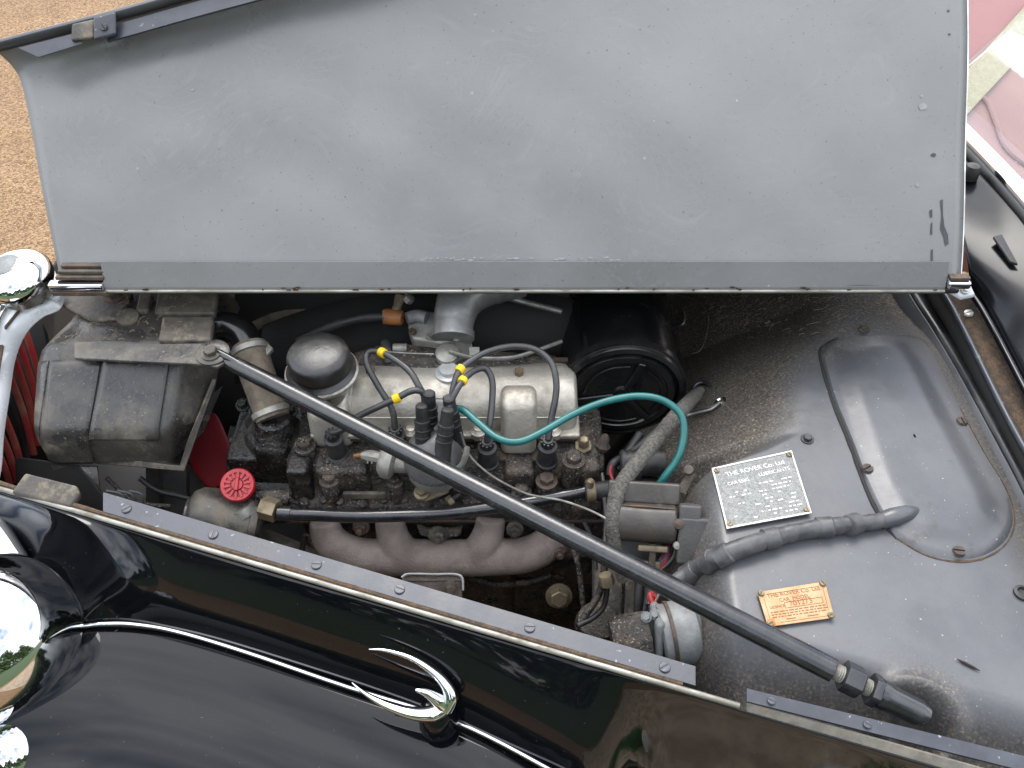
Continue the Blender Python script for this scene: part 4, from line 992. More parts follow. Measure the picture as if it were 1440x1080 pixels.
part('band_strap', M().tube([q + V((math.cos(t) * ar * .96, .19, math.sin(t) * ar * .975)) for t in [R(a_) for a_ in range(-10, 200, 14)]], .003, 8, 1), 'enamel', parent=ac)

# ---------------------------------------------------------------- spark plugs, leads, distributor
def plug(px, py, z, tilt=(0, -.12, 1), s=1.0):
    q = Z(px, py, z)
    pl_ = part('spark_plug_cap', M().lathe([(.0135 * s, -.004), (.0150 * s, -.002), (.0150 * s, .002), (.0130 * s, .004), (.0115 * s, .026), (.0105 * s, .031), (.0125 * s, .032), (.0125 * s, .036), (.0085 * s, .038), (.0080 * s, .048), (.0065 * s, .050)], q, tilt, 26), 'rubber')
    for k in range(10):
        t = 2 * math.pi * k / 10
        a, u, w = frame(tilt)
        part('grip_rib', M().box(q + a * .044 + (u * math.cos(t) + w * math.sin(t)) * .0082, (.0022, .0022, .009), (u * math.cos(t) + w * math.sin(t), (w * math.cos(t) - u * math.sin(t)), a)), 'rubber', parent=pl_)
    return q + V(tilt).normalized() * .05
t1 = plug(475, 638, .876); t2 = plug(561, 632, .872); t3 = plug(686, 650, .872); t4 = plug(769, 648, .876)
def lead(pts, label, r=.0043, mt='lead', band=None, end=None):
    pts = list(pts)
    o_ = part('ignition_lead', M().tube(pts, r, 12, 10, wob=.025), mt, label)
    if band is not None:
        c, tt = crom(pts, 10)
        best = min(range(1, len(c) - 1), key=lambda i: (c[i] - band).length)
        d = (c[best + 1] - c[best - 1]).normalized(); kq = random.uniform(.0036, .005)
        part('yellow_sleeve', M().lathe([(r * 1.1, -kq), (r * 1.42, -kq * .92), (r * 1.5, 0), (r * 1.4, kq * .92), (r * 1.1, kq)], c[best], d + V((random.uniform(-.15, .15), random.uniform(-.15, .15), 0)), 16), 'yellow', parent=o_)
    return o_
dt = [Z(594, 592, .955), Z(627, 598, .96), Z(604, 572, .965), Z(634, 578, .965)]       # tower mouths
lead([t2, Z(551, 575, .945), Z(533, 545, .965), Z(516, 513, .985), Z(517, 497, .992), Z(530, 494, .996), Z(548, 501, .998), Z(575, 521, .995), Z(590, 545, .985), dt[2] + V((0, 0, 0))], 'black ignition lead looping to the second plug from the radiator', band=Z(539, 497, .997))
lead([t1, Z(480, 605, .935), Z(500, 588, .955), Z(530, 573, .972), Z(558, 560, .982), Z(578, 550, .988), Z(593, 551, .985), Z(597, 566, .972), dt[0]], 'black ignition lead dropping behind the stay rod to the front plug', band=Z(558, 560, .982))
lead([t4, Z(775, 590, .945), Z(781, 560, .965), Z(782, 535, .98), Z(774, 508, .992), Z(752, 491, .998), Z(720, 487, 1.0), Z(685, 495, 1.0), Z(660, 509, .998), Z(645, 523, .996), Z(637, 548, .985), dt[3]], 'longest black ignition lead arching to the rear plug', band=Z(648, 520, .997))
lead([t3, Z(688, 600, .94), Z(692, 565, .958), Z(692, 535, .974), Z(683, 519, .984), Z(668, 521, .99), Z(652, 534, .993), Z(640, 552, .99), Z(632, 572, .978), dt[1]], 'black ignition lead curving to the third plug', band=Z(650, 535, .993))
part('coil_lead', M().tube([Z(640, 574, .965), Z(652, 577, .966), Z(672, 594, .965), Z(700, 616, .963), Z(730, 621, .962), Z(765, 606, .965), Z(805, 583, .972), Z(850, 565, .98), Z(895, 557, .985), Z(930, 562, .985), Z(955, 580, .978), Z(962, 605, .965), Z(955, 640, .945), Z(935, 670, .925), Z(922, 688, .91)], .0046, 12, 10), 'teal', 'teal green coil lead waving across the engine')
db = Z(612, 640, .895)
DA = V((.02, -.12, 1)).normalized()
dist = part('distributor_cap', M().lathe([(.041, -.012), (.043, -.008), (.042, .0), (.038, .010), (.030, .026), (.020, .036), (.008, .041), (0, .041)], db, DA, 40), 'distcap', 'grey distributor cap with tall rubber lead boots')
for top, bot in ((dt[0], Z(596, 632, .915)), (dt[1], Z(622, 640, .92)), (dt[2], Z(605, 610, .92)), (dt[3], Z(640, 614, .92))):
    a_ = (bot - top).normalized(); L = (bot - top).length
    part('lead_boot', M().lathe([(.0058, -.024), (.0078, -.022), (.0084, -.003), (.0084, -.002), (.0102, -.0015), (.0104, .002), (.0096, .003), (.0100, .010), (.0108, .0105), (.0108, .0125), (.0098, .013), (.0102, .020), (.0112, .0205), (.0112, .0225), (.0104, .023), (.0112, L), (.0125, L + .018)], top, a_, 22), 'rubber', parent=dist, smooth=30)
part('cap_tower', M().prism(P((604, 575, .955), (612, 567, .955), (630, 568, .955), (632, 605, .935), (608, 610, .935)), (0, .012, 0)), 'distcap', parent=dist, bevel=.004)
dbody = part('distributor_body', M().lathe([(.016, -.075), (.018, -.05), (.026, -.044), (.032, -.036), (.039, -.030), (.0405, -.012)], db, DA, 36), 'alud', 'pale metal distributor body clamped to the block')
part('spring_clip', M().tube(P((628, 668, .895), (648, 655, .905), (655, 640, .92), (657, 628, .93)), [.004, .0045, .0045, .003], 8, flat=.4), 'alud', parent=dbody)
part('cap_hook', M().prism(P((648, 634, .925), (655, 625, .93), (662, 629, .925), (655, 640, .92)), (0, 0, -.006)), 'tankdust', parent=dbody, bevel=.001)
va = Z(548, 648, .885)
vac = part('vacuum_advance', M().lathe([(0, -.012), (.018, -.012), (.024, -.006), (.025, 0), (.024, .006), (.014, .010), (.009, .03), (.008, .05)], va, (1, -.25, -.12), 30), 'alud', 'round vacuum capsule beside the distributor')
part('capsule_port', M().tube(P((508, 640, .89), (520, 641, .89), (540, 645, .887)), [.004, .008, .008], 8, 2), 'alud', parent=vac)
part('clip_wire', M().tube(P((517, 652, .888), (517, 644, .89), (523, 644, .89), (523, 652, .888)), .001, 6, 1), 'wire', parent=vac)
part('port_tip', M().tube(P((497, 641, .89), (508, 640, .89)), [.002, .0035], 8, 2), 'amber', parent=vac)
cl = part('clamp_plate', M().prism(P((583, 685, .835), (596, 680, .835), (612, 688, .84), (634, 684, .84), (630, 692, .838), (600, 704, .83), (586, 702, .83)), (0, 0, -.004)), 'brass', 'small stained clamp plate under the distributor', bevel=.001)
part('neck', M().prism(P((592, 665, .87), (616, 672, .87), (616, 690, .845), (592, 684, .845)), (0, .02, -.01)), 'alu', parent=cl, bevel=.003)
bolt(cl, Z(593, 692, .836), (0, -.35, 1), .0075, .007, 'brass'); 
gb = part('grub_bolt', M().tube(P((630, 705, .83), (640, 700, .835), (648, 694, .84)), .005, 10), 'greaseb', parent=cl)
part('bolt', M().hexa(Z(636, 702, .833), (-.7, -.5, -.2), .0075, .008), 'brass', parent=cl)
part('thin_wire', M().tube(P((648, 608, .945), (660, 640, .915), (690, 668, .892), (730, 690, .87), (755, 698, .862), (790, 704, .86), (830, 718, .86), (862, 735, .86)), .0016, 8), 'wire', 'thin grey wire draped over the head to the regulator')

# ---------------------------------------------------------------- exhaust manifold
def smooth_union(m_obj, vox=.0022, it=6):
    r = m_obj.modifiers.new('remesh', 'REMESH'); r.mode = 'VOXEL'; r.voxel_size = vox; r.use_smooth_shade = True
    s_ = m_obj.modifiers.new('smooth', 'SMOOTH'); s_.factor = .5; s_.iterations = it
m = M()
m.tube(P((456, 732, .795), (459, 748, .780), (470, 766, .764), (500, 780, .751), (550, 784, .746), (612, 784, .746), (680, 784, .746), (738, 780, .749), (768, 766, .760), (783, 748, .775), (790, 732, .790)), [.020, .022, .0242, .025, .0255, .026, .0255, .025, .0242, .022, .020], 24, 8)
m.tube(P((549, 728, .795), (550, 745, .780), (556, 764, .765), (566, 780, .750)), [.0205, .0212, .024, .026], 22, 8)
m.tube(P((690, 728, .795), (688, 745, .780), (682, 764, .765), (672, 780, .750)), [.0205, .0212, .024, .026], 22, 8)
m.tube(P((610, 782, .745), (609, 796, .73), (608, 806, .715)), [.028, .028, .030], 22, 4)
man = part('exhaust_manifold', m, 'manif', 'pinkish brown cast iron exhaust manifold', smooth=180)
smooth_union(man)
fl_ = Z(607, 812, .712)
part('outlet_flange', M().prism(P((566, 808, .742), (572, 803, .744), (645, 803, .744), (650, 808, .742), (650, 818, .736), (566, 818, .736)), (0, .03, -.012)), 'manif', parent=man, bevel=.002)
part('flange_gasket', M().tube(P((565, 812, .744), (575, 807, .7465), (610, 807.5, .7465), (640, 807.5, .7465), (650, 813, .743), (651, 830, .733)), .0018, 8, 4), 'platehi', parent=man)
part('down_flange', M().prism(P((564, 816, .735), (648, 818, .735), (650, 846, .71), (564, 840, .71)), (0, .05, -.02)), 'manif', 'dark flange of the exhaust down pipe', parent=man, bevel=.003)
bolt(man, Z(633, 826, .742), (.2, -.8, .6), .007, .01, 'tankdust')
for px, py, z, s_ in ((508, 741, .79, .008), (616, 752, .785, .009), (724, 744, .79, .008), (445, 757, .765, .008), (787, 774, .765, .0085)):
    mt = 'rusty' if px in (445, 508, 787) else 'tankdust'
    bolt(man, Z(px, py, z), (0, -1, .5), s_, .009, mt, stud=.007)
part('clamp_bridge', M().prism(P((585, 740, .788), (600, 746, .783), (640, 746, .783), (650, 741, .788), (648, 754, .777), (618, 762, .772), (590, 754, .777)), (0, .01, -.004)), 'grease', 'cast clamp between the manifold ports', parent=man, bevel=.003)
def cast_digits(s, px, size):
    c_ = Z(px, 788, .742); n_d = V((0, .16, .987))
    text('cast_digits', s, 'manif', man, c_ + n_d * .0252 + V((0, -.006, 0)), (1, 0, 0), (0, .987, -.16), size, .002)
cast_digits('8012', 530, .013); cast_digits('3 4 2', 690, .015)
part('oil_gallery', M().prism([V((.0, -.19, .74)), V((.125, -.185, .74)), V((.125, -.20, .60)), V((.0, -.20, .60))], V((0, .05, 0))), 'greaseb', 'black crankcase cover below the manifold', bevel=.01, seg=3)
bolt(block, Z(786, 838, .70), (0, -1, .6), .013, .010, 'brass')

# ---------------------------------------------------------------- heater pipe along the block
pp = P((392, 722, .84), (440, 724, .842), (500, 726, .842), (560, 725, .842), (620, 722, .842), (690, 714, .843), (760, 703, .846), (828, 690, .85))
hp = part('heater_pipe', M().tube(pp, [.0085] * 8, 18, 6), 'rod', 'slender black pipe along the side of the engine')
part('pipe_nut', M().tube(P((369, 713, .842), (390, 719, .841)), .0155, 6, 1), 'brass', 'dull brass hexagon union on the pipe', parent=hp, smooth=20)
part('pipe_sleeve', M().tube(P((392, 722, .84), (410, 723, .84)), .0105, 18, 1), 'rod', parent=hp)
hh = part('heater_hose', M().tube(P((822, 692, .851), (850, 690, .85), (880, 686, .846), (920, 682, .84), (960, 684, .83)), [.0125, .0135, .0135, .013, .013], 18), 'rubber', 'ribbed black rubber hose behind the regulator')
part('hose_clip', M().lathe([(.0145, -.006), (.0155, -.005), (.0155, .005), (.0145, .006)], Z(830, 691, .851), (1, .1, 0), 24), 'brass', parent=hh)
part('clip_screw', M().lathe([(.005, 0), (.005, .01), (.003, .012)], Z(829, 684, .865), (.1, .2, 1), 10), 'brass', parent=hh)
ch = part('corrugated_hose', M().lathe([(.017 + .0022 * (k % 2), .0045 * k) for k in range(14)], Z(872, 652, .87), (1, .0, .05), 24), 'rubber', 'corrugated black hose behind the braided cable', smooth=80)
part('hose_band', M().lathe([(.021, 0), (.022, .004), (.022, .010), (.021, .012)], Z(885, 660, .86), (1, .1, 0), 24), 'rubber', parent=ch)

# ---------------------------------------------------------------- canister, red cap and fan at the front of the engine
cn = Z(318, 733, .80)
can = part('oil_canister', M().lathe([(0, -.052), (.022, -.052), (.034, -.047), (.041, -.036), (.0425, -.02), (.0425, .030), (.045, .031), (.045, .040), (.0425, .041), (.038, .046), (.02, .05), (.0, .05)], cn, (.93, .05, -.30), 48), 'tank', 'dusty grey black cylindrical canister at the front of the engine')
part('canister_cup', M().lathe([(.018, -.0555), (.023, -.054), (.0235, -.050), (.018, -.0495)], cn, (.93, .05, -.30), 36), 'tank', parent=can)
part('canister_neck', M().tube(P((338, 712, .83), (345, 722, .82)), [.018, .02], 20), 'alud', parent=can)
part('side_fitting', M().tube(P((362, 697, .84), (385, 698, .84), (405, 700, .835)), [.006, .009, .011], 14), 'grease', parent=can)
rcp = Z(334, 682, .86)
AX = V((.12, -.5, 1)).normalized()
rcap = part('red_filler_cap', M().lathe([(.0215, -.010), (.0225, -.004), (.0225, .001), (.021, .003), (.0165, .003), (.0155, .001), (.008, .001), (.007, .004), (0, .0045)], rcp, AX, 40), 'redpl', 'bright red ribbed plastic filler cap')
a, u, w = frame(AX)
for k in range(14):
    t = 2 * math.pi * k / 14; d = u * math.cos(t) + w * math.sin(t)
    part('cap_rib', M().box(rcp + a * .0025 + d * .0135, (.009, .0028, .004), (d, a.cross(d), a)), 'redpl', parent=rcap)
part('grip_bar', M().box(rcp + a * .005, (.018, .005, .006), (u, w, a)), 'redpl', parent=rcap, bevel=.0015)
part('cap_stalk', M().lathe([(.016, -.05), (.016, -.01)], rcp, AX, 24), 'red', parent=rcap)
fan = part('fan_blade', M().grid([P((262, 640, .80), (268, 665, .775), (300, 700, .755)), P((280, 598, .84), (296, 640, .80), (318, 672, .78)), P((300, 568, .87), (314, 600, .84), (328, 632, .815))]), 'red', 'dark red fan blade beside the radiator', solid=.003, sub=2)
part('fan_blade', M().grid([P((308, 655, .79), (330, 690, .77)), P((290, 690, .75), (315, 715, .74))]), 'red', 'second red fan blade under the filler cap', solid=.003)
part('fan_shroud', M().prism(P((205, 650, .80), (262, 655, .80), (262, 730, .73), (205, 720, .73)), (0, .01, -.01)), 'bakeg', 'flat grey panel behind the canister')
part('shroud_edge', M().tube(P((226, 655, .81), (226, 720, .74)), .003, 8), 'satin', parent=fan)
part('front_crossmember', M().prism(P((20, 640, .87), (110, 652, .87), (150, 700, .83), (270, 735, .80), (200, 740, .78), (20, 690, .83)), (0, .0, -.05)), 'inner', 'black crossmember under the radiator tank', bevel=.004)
for k in range(3): part('spring_wire', M().tube(P((150 + k * 16, 690, .85), (172 + k * 14, 695, .85), (176 + k * 12, 708, .84)), .002, 6), 'satin', 'thin bent black wire under the tank' if k == 0 else None)
part('side_shield', M().prism(P((360, 745, .76), (380, 745, .765), (452, 775, .74), (450, 790, .735), (365, 760, .75)), (0, .01, -.02)), 'tankdust', 'dusty plate beside the front of the manifold', bevel=.002)
part('water_pump', M().lathe([(.05, -.10), (.05, -.02), (.042, -.015), (.03, 0), (0, .002)], Z(350, 690, .77), (-1, -.1, 0), 28), 'greaseb', 'black water pump body behind the red cap')

# ---------------------------------------------------------------- voltage regulator on the bulkhead
UX = V((1, -.08, 0)).normalized(); UN = V((-.12, -.72, .68)).normalized(); UY = UN.cross(UX).normalized()
o0 = Z(903, 738, .915)
def rg(a, b, c): return o0 + UX * a + UY * b + UN * c
m = M()
prof_r = [(-.018, -.03), (-.020, .004), (-.015, .016), (-.004, .022), (.012, .022), (.022, .016), (.026, .004), (.026, -.03)]
rows = []
for x, k in ((-.043, .86), (-.040, .95), (-.034, 1), (.036, 1), (.040, .98)):
    rows.append([rg(x, b * k, c * k) for b, c in prof_r])
m.grid(rows); q8 = len(prof_r); m.f.append(tuple(range(q8))); m.f.append(tuple(len(m.v) - 1 - i for i in range(q8)))
reg = part('regulator_box', m, 'bake', 'brown black moulded regulator box with brass terminals', bevel=.004, seg=3)
def rbox(name, a, b, c, s_, mt, **k): return part(name, M().box(rg(a, b, c), s_, (UX, UY, UN)), mt, parent=reg, **k)
rbox('rear_flange', .0, .038, -.004, (.085, .026, .012), 'bake', bevel=.003)
rbox('side_cover', .062, -.012, .002, (.042, .056, .040), 'bakeg', bevel=.004)
rbox('cover_step', .054, .020, .012, (.026, .02, .018), 'bakeg', bevel=.003)
rbox('base_plate', .02, -.034, -.028, (.11, .03, .008), 'bakeg', bevel=.002)
rbox('terminal_bar', .014, -.026, .006, (.036, .008, .008), 'brass', bevel=.002)
rbox('terminal_post', .014, -.036, .002, (.008, .03, .008), 'rusty', bevel=.001)
rbox('terminal_bar', .008, -.047, -.002, (.034, .009, .009), 'brass', bevel=.002)
part('screw', M().lathe([(.006, 0), (.006, .003), (.002, .004)], rg(.041, .008, .020), UN, 14), 'rusty', parent=reg)
part('screw', M().lathe([(.005, 0), (.004, .003), (0, .0035)], rg(.041, -.018, .018), UN, 14), 'alud', parent=reg)
part('cover_seam', M().tube([rg(-.036, .0235, .011), rg(0, .0245, .0145), rg(.036, .0235, .0135)], .0012, 6), 'rusty', parent=reg)
# wiring below the regulator
for k, (mt, w) in enumerate((('redw', 0), ('redw', 4), ('rubber', 8), ('lead', -4), ('wire', 12), ('bluew', 2))):
    j = k * 3
    part('loom_wire', M().tube(P((938 + w, 762 + (k % 3) * 3, .89), (934 + w, 784, .885), (926 + w - j, 806, .875), (918 + w, 826, .865), (912 + w * .6, 850, .86)), .0019, 7), mt, ['red wire from the regulator', 'second red wire from the regulator', 'black wire from the regulator', 'dark grey wire beside the red ones', 'pale wire beside the regulator cover', 'short blue wire at the terminal'][k])
part('red_sleeve', M().tube(P((922, 840, .885), (914, 836, .888), (918, 848, .885), (925, 852, .882)), .0034, 8), 'redw', 'small red sleeve above the pump')

# ---------------------------------------------------------------- fuel pump, pale casting
pq = Z(955, 890, .885)
PA = V((1, .12, .12)).normalized()
pump = part('fuel_pump', M().lathe([(.030, -.022), (.034, -.020), (.034, -.010), (.0355, -.009), (.0355, .010), (.033, .018), (.022, .022), (.018, .026), (.015, .050), (.012, .058), (0, .06)], pq, PA, 32), 'zinc', 'pale grey die cast pump beside the stay rod')
part('pump_gasket', M().lathe([(.0362, -.012), (.0366, -.0115), (.0366, -.0085), (.0362, -.008)], pq, PA, 32), 'rusty', parent=pump)
a, u, w = frame(PA)
part('pump_flange', M().box(pq - a * .026, (.010, .052, .062), (a, V((0, .85, -.5)), V((0, .5, .85)))), 'zinc', parent=pump, bevel=.006, seg=3)
for px_, py_, z_ in ((909, 868, .912), (921, 864, .912), (910, 900, .897)): bolt(pump, Z(px_, py_, z_), (-.3, -.5, 1), .0042, .004, 'zinc')
part('pump_motor', M().lathe([(.026, -.075), (.030, -.07), (.030, -.034)], pq, PA, 26), 'grease', parent=pump)
part('pump_foot', M().prism(P((962, 905, .865), (980, 905, .865), (986, 928, .85), (965, 930, .85)), (0, 0, -.012)), 'zinc', parent=pump, bevel=.003)
bolt(pump, Z(974, 914, .866), ZZ, .006, .005, 'alud')
part('outlet_boss', M().lathe([(.013, 0), (.013, .014), (.010, .018)], Z(1010, 893, .90), (1, .1, .1), 16), 'inner', parent=pump)
part('pipe_bung', M().lathe([(.011, 0), (.012, .004), (.010, .02), (0, .021)], Z(1003, 900, .895), (.9, -.3, .3), 18), 'satin', parent=pump)

# ---------------------------------------------------------------- braided cable, speedo wires, loom
def helix_tube(pts, r, n=12, sm=12):
    return M().tube(pts, r, n, sm, wob=.05)
part('braided_cable', helix_tube([hit(986, 548, .008), hit(978, 556, .014), Z(955, 580, .94), Z(928, 612, .945), Z(900, 646, .95), Z(878, 675, .948), Z(866, 700, .942), Z(862, 730, .932), Z(863, 756, .915), Z(868, 785, .89), Z(876, 815, .86)], [.006, .0095, .0098, .0098, .0098, .0098, .0096, .0088, .008, .0075, .007]), 'braid', 'grey woven cloth covered cable curving down to the regulator')
gp = hit(986, 550)
part('cable_grommet', M().tube([gp + V((math.cos(t) * .012, math.sin(t) * .014, .004 + .004 * math.cos(t))) for t in [2 * math.pi * k / 10 for k in range(8)]], .003, 8), 'satin', 'curved black hook round the braided cable')
ew = hit(1012, 566, .006)
part('bulkhead_eyelet', M().lathe([(.008, -.004), (.009, .001), (.005, .003), (.003, .001), (0, .001)], hit(1013, 565), snorm(hit(1013, 565)), 18), 'chromed', 'bright eyelet where two wires enter the bulkhead')
for k in (0, 1):
    part('twisted_wire', M().tube([ew, hit(1000, 572 + k * 3, .010), hit(985, 575 + k * 4, .012), hit(966, 580 + k * 4, .016), Z(950, 590, .90)], .0022, 8), 'wire' if k else 'lead', 'silvery wire twisted beside a black one' if k else 'black wire beside the silvery one')
part('loose_hook_wire', M().tube([hit(935, 412, .01), hit(975, 420, .01), hit(995, 440, .01), hit(994, 470, .008), hit(985, 492, .006), hit(974, 497, .006)], .001, 6), 'wire', 'fine looping wire near the air cleaner')
part('hook_wire', M().tube([hit(958, 432, .01), hit(963, 442, .012), hit(960, 456, .012), hit(945, 462, .012)], .0016, 6), 'wire', 'short dark hooked wire behind the air cleaner')
lm = [Z(940, 826, .900), hit(975, 803, .012), hit(1010, 784, .012), hit(1050, 768, .012), hit(1100, 753, .011), hit(1150, 743, .011), hit(1200, 737, .010), hit(1240, 732, .008), hit(1262, 722, .003)]
lmn = part('taped_loom', M().tube(lm, [.010, .0115, .0120, .0118, .0114, .011, .0105, .0095, .008], 16, 10, flat=.85, wob=.05), 'tape', 'wiring loom wrapped in dull grey tape')
c, tt = crom(lm, 10)
for i in (9, 17, 22, 37, 52, 60):
    d = (c[i + 1] - c[i - 1]).normalized() + V((random.uniform(-.35, .35), random.uniform(-.35, .35), random.uniform(-.25, .25)))
    part('tape_edge', M().lathe([(.0100, -.010), (.0121, -.009), (.0119, .007), (.0100, .009)], c[i], d, 16), 'tape', parent=lmn)
part('loom_hood', M().tube([hit(1238, 733, .006), hit(1256, 727, .010), hit(1276, 722, .008), hit(1296, 718, .0)], [.0095, .0105, .0095, .004], 20, 6), 'scuttle', 'pressed hood where the loom enters the cover')
# small dark pipes and wires between the engine and the bulkhead
DK = [(((838, 640, .86), (846, 665, .85), (850, 690, .84)), .003, 'wire', 'short bare pipe beside the rear plug'),
      (((900, 610, .88), (880, 640, .87), (862, 652, .87), (858, 668, .86)), .006, 'rubber', 'black cable curving under the air cleaner'),
      (((928, 600, .885), (905, 622, .88), (885, 640, .87), (868, 660, .86)), .0055, 'rubber', 'second black cable under the air cleaner'),
      (((850, 790, .86), (848, 815, .84), (840, 840, .82), (820, 870, .80)), .0045, 'grease', 'dirty pipe dropping beside the crankcase'),
      (((875, 800, .86), (876, 830, .84), (873, 880, .80), (872, 920, .78)), .003, 'chromed', 'thin bright vertical pipe behind the rail'),
      (((900, 815, .86), (898, 850, .84), (896, 900, .80)), .006, 'rubber', 'thick black cable behind the rail'),
      (((912, 815, .87), (908, 850, .85), (902, 890, .83)), .003, 'rubber', 'thin black cable beside the pump'),
      (((850, 700, .86), (852, 730, .85), (850, 770, .85)), .003, 'rubber', 'black wire behind the braided cable'),
      (((860, 655, .89), (858, 664, .885), (862, 676, .88)), .002, 'redw', 'tiny red wire under the air cleaner'),
      (((196, 672, .82), (222, 690, .80), (262, 700, .79), (300, 716, .77)), .004, 'rubber', 'black cable sagging under the radiator tank'),
      (((150, 672, .83), (190, 705, .81), (240, 712, .80)), .003, 'grease', 'dirty pipe under the radiator tank'),
      (((330, 600, .83), (322, 640, .80), (330, 680, .78)), .006, 'rubber', 'worn fan belt beside the red blade'),
      (((430, 752, .77), (425, 775, .74), (440, 790, .72)), .004, 'grease', 'dirty pipe beside the front manifold port'),
      (((660, 812, .70), (700, 822, .69), (745, 818, .69), (775, 808, .70)), .0045, 'grease', 'oily pipe under the manifold'),
      (((800, 760, .80), (812, 790, .78), (818, 830, .75), (822, 870, .72)), .004, 'grease', 'greasy pipe running down behind the crankcase'),
      (((822, 735, .83), (834, 765, .81), (838, 800, .79)), .003, 'rubber', 'thin black wire under the pipe clip'),
      (((812, 880, .80), (835, 868, .80), (850, 850, .81), (855, 815, .84)), .0035, 'rubber', 'looping black pipe above the rail')]
for pts_, r, mt, lb in DK: part('cable' if mt != 'chromed' else 'pipe', M().tube(P(*pts_), r, 10), mt, lb)
part('pipe_union', M().lathe([(.008, 0), (.009, .003), (.009, .014), (.006, .016)], Z(851, 808, .86), (.3, -.5, -1), 8), 'brass', 'small pipe union hanging by the stay rod')
part('brass_tap', M().lathe([(.009, 0), (.011, .006), (.007, .012), (.006, .02), (.003, .024)], Z(846, 632, .87), (.2, .3, 1), 7), 'rusty', 'corroded copper tap below the air cleaner')
part('sender', M().lathe([(.012, -.01), (.012, .004), (.008, .006), (.007, .018), (.005, .02)], Z(820, 628, .88), (0, -.2, 1), 6), 'brass', 'small brass sender at the rear of the head')
part('cross_bracket', M().prism(P((950, 690, .905), (965, 668, .915), (972, 660, .92), (978, 668, .918), (965, 696, .90)), (0, .003, -.004)), 'tankdust', 'small twisted tin bracket above the regulator', bevel=.001)
part('bracket_bolt', M().lathe([(.006, 0), (.006, .006), (.003, .007)], Z(969, 662, .922), (-.3, -.4, 1), 12), 'tankdust', 'bright bolt on the tin bracket')
part('footwell_box', M().prism(P((835, 780, .80), (890, 780, .82), (905, 930, .74), (835, 930, .72)), (0, .02, -.02)), 'tankdust', 'brown dusty side of the gearbox tunnel', bevel=.004)
part('floor_lump', M().lathe([(.03, 0), (.026, .015), (.012, .022), (0, .023)], Z(840, 880, .76), ZZ, 12), 'grease', 'rounded greasy mount in the shadow by the rail')

# chaff and fibres caught in the dirt near the hinge
m = M(); rf = random.Random(11)
for k in range(150):
    px, py = rf.uniform(985, 1290), 416 + abs(rf.gauss(0, 26))
    p = hit(px, py, .0008); th = rf.gauss(.1, .7); L_ = rf.uniform(.003, .013)
    d = V((math.cos(th), math.sin(th), 0)) * L_
    q = p + d; q.z = S(q.x, q.y) + .0012; mid = (p + q) / 2 + V((rf.uniform(-.002, .002), rf.uniform(-.002, .002), .001))
    m.tube([p, mid, q], .00028, 4, 3)
part('chaff', m, 'straw', 'pale chaff and fibres caught near the hinge', parent=sc, kind='stuff')
m = M()
for k in range(110):
    u = rf.uniform(.1, .9); s_ = rf.uniform(.02, .33); p = T(u, s_, .001); q = T(u + rf.uniform(-.04, .04), s_ + rf.uniform(-.02, .02), .002)
    if rf.random() < .5: p += ZZ * .008; q += ZZ * .008
    m.tube([p, (p + q) / 2 + V((0, .001, .001)), q], .00026, 4, 3)
part('chaff', m, 'straw', 'pale chaff on the dusty tank top', parent=tank, kind='stuff')

# ---------------------------------------------------------------- ground
g = obj('ground', M().grid([[V((x, y, 0)) for x in (-60, -8, -2, 0, 2, 8, 60)] for y in (-60, -8, -2, 0, 2, 8, 60)]), G['gravel'], kind='structure')
g['label'] = 'tan gravel ground beyond the car'
m = M(); rnd = random.Random(3)
for k in range(15000):
    x, y = rnd.uniform(-3.6, -.5), rnd.uniform(.5, 3.9)
    r = rnd.uniform(.003, .007); th = rnd.uniform(0, 6.3); f = rnd.uniform(.5, .9)
    c_, s_ = math.cos(th) * r, math.sin(th) * r
    base = len(m.v)
    m.v += [(x + c_, y + s_, .001), (x - s_ * f, y + c_ * f, .001), (x - c_, y - s_, .001), (x + s_ * f, y - c_ * f, .001), (x + rnd.uniform(-.4, .4) * r, y + rnd.uniform(-.4, .4) * r, r * f * .9)]
    m.f += [(base + i, base + (i + 1) % 4, base + 4) for i in range(4)]
o = obj('gravel', m, G['pebble'], kind='stuff', smooth=0, nrm=False); o['label'] = 'loose tan pebbles scattered on the gravel'; o['category'] = 'gravel'
m = M().grid([[V((lerp(.0, 1.9, i / 16), lerp(-2.1, -.62, j / 12), .006 + .012 * rnd.random())) for i in range(17)] for j in range(13)])
o = obj('bare_earth', m, G['soil'], kind='structure', smooth=180); o['label'] = 'strip of bare brown earth beside the car'
g2 = obj('lawn', M().grid([[V((x, y, .010)) for x in (-30, -6, 0, 6, 30)] for y in (-30, -10, -5, -2.3)]), G['lawn'], kind='structure'); g2['label'] = 'green lawn beyond the gravel, mirrored in the paintwork'
m = M()
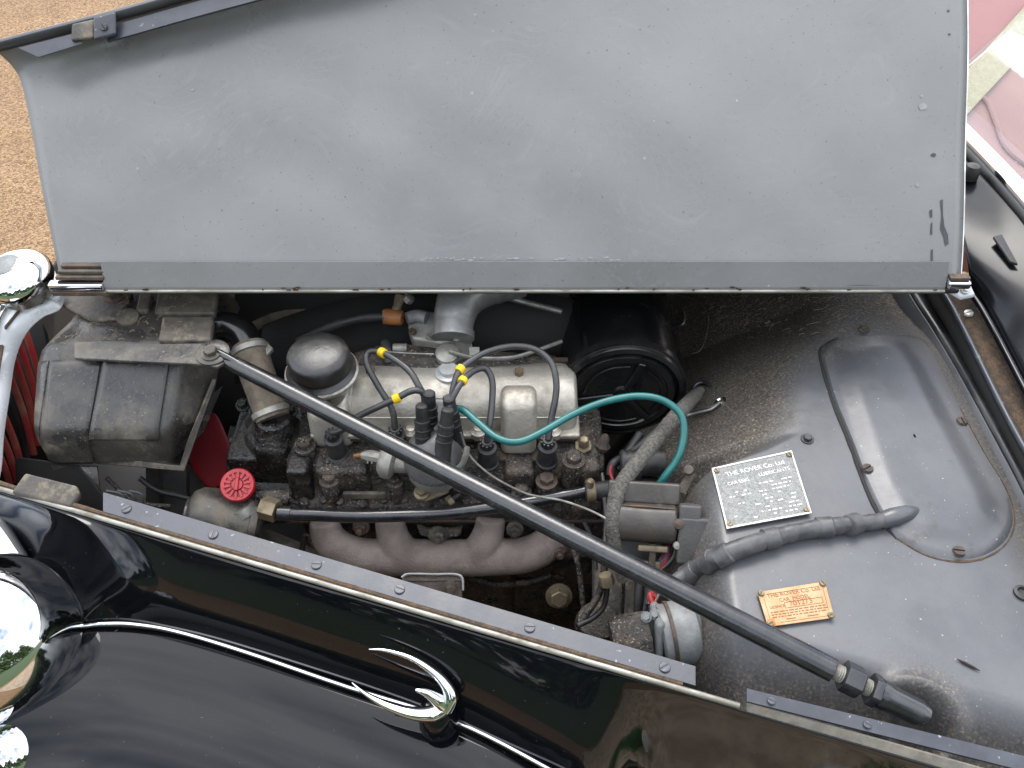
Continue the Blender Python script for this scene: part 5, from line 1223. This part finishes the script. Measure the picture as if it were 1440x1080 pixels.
for k in range(11000):
    cx_, cy_ = rnd.choice([(.52, -.88), (.57, -.93), (.60, -.86), (.55, -.97), (.66, -.92), (.80, -.95), (1.1, -1.05)])
    x, y = rnd.gauss(cx_, .045), rnd.gauss(cy_, .045); h = rnd.uniform(.015, .045); th = rnd.uniform(0, 6.3)
    dx, dy = math.cos(th) * .003, math.sin(th) * .003; lx, ly = rnd.uniform(-.02, .02), rnd.uniform(-.02, .02)
    base = len(m.v); m.v += [(x - dx, y - dy, .008), (x + dx, y + dy, .008), (x + lx, y + ly, h)]; m.f.append((base, base + 1, base + 2))
o = obj('grass', m, G['turf'], kind='stuff', smooth=0, nrm=False); o['label'] = 'short green grass tufts in the earth beside the car'; o['category'] = 'grass'

bmm = M(); rs = random.Random(9)  # pale lump added only for the patch it mirrors in the black side
rows_ = []
for i in range(11):
    ph = math.pi * i / 10
    rows_.append([V((.405 + math.sin(ph) * math.cos(t) * .055 * rs.uniform(.85, 1.15), -.87 + math.sin(ph) * math.sin(t) * .075 * rs.uniform(.85, 1.15), .06 + math.cos(ph) * .07)) for t in [6.2832 * k / 14 for k in range(14)]])
o = obj('stone', bmm.grid(rows_, closed=True), G['palestone'], smooth=50); o['label'] = 'pale rough stone on the earth beside the car, mirrored in the black side'; o['category'] = 'stone'
# a dry seed husk lying on the shelf
p = hit(1362, 935, .002); q = V((.8, -.55, 0)).normalized()
o = obj('seed_husk', M().tube([p - q * .011, p - q * .004, p + q * .004, p + q * .011], [.0006, .0022, .002, .0005], 8, 4, flat=.5), G['rusty'])
o['label'] = 'tiny dry brown seed husk lying on the grey shelf'; o['category'] = 'husk'

# far wood behind the photographer: it only shows mirrored in the black paint and chrome
m = M()
for k in range(14000):
    x = rnd.uniform(-30, 30); top = 6.6 + 2.4 * math.sin(x * .55) + 1.3 * math.sin(x * 1.7 + 1)
    z = top * rnd.random() ** .7; y = -14 + rnd.uniform(-1.5, 1.5) - .2 * z
    r = rnd.uniform(.2, .55); a = V((rnd.uniform(-1, 1), rnd.uniform(-1, 1), rnd.uniform(-1, 1))).normalized(); _, u, w = frame(a)
    b_ = len(m.v); c_ = V((x, y, z))
    m.v += [tuple(c_ + u * r), tuple(c_ + w * r * .7), tuple(c_ - u * r), tuple(c_ - w * r * .7)]; m.f.append((b_, b_ + 1, b_ + 2, b_ + 3))
o = obj('tree_line', m, G['grass'], kind='stuff', smooth=0, nrm=False); o['label'] = 'distant green wood mirrored in the black paintwork'; o['category'] = 'trees'
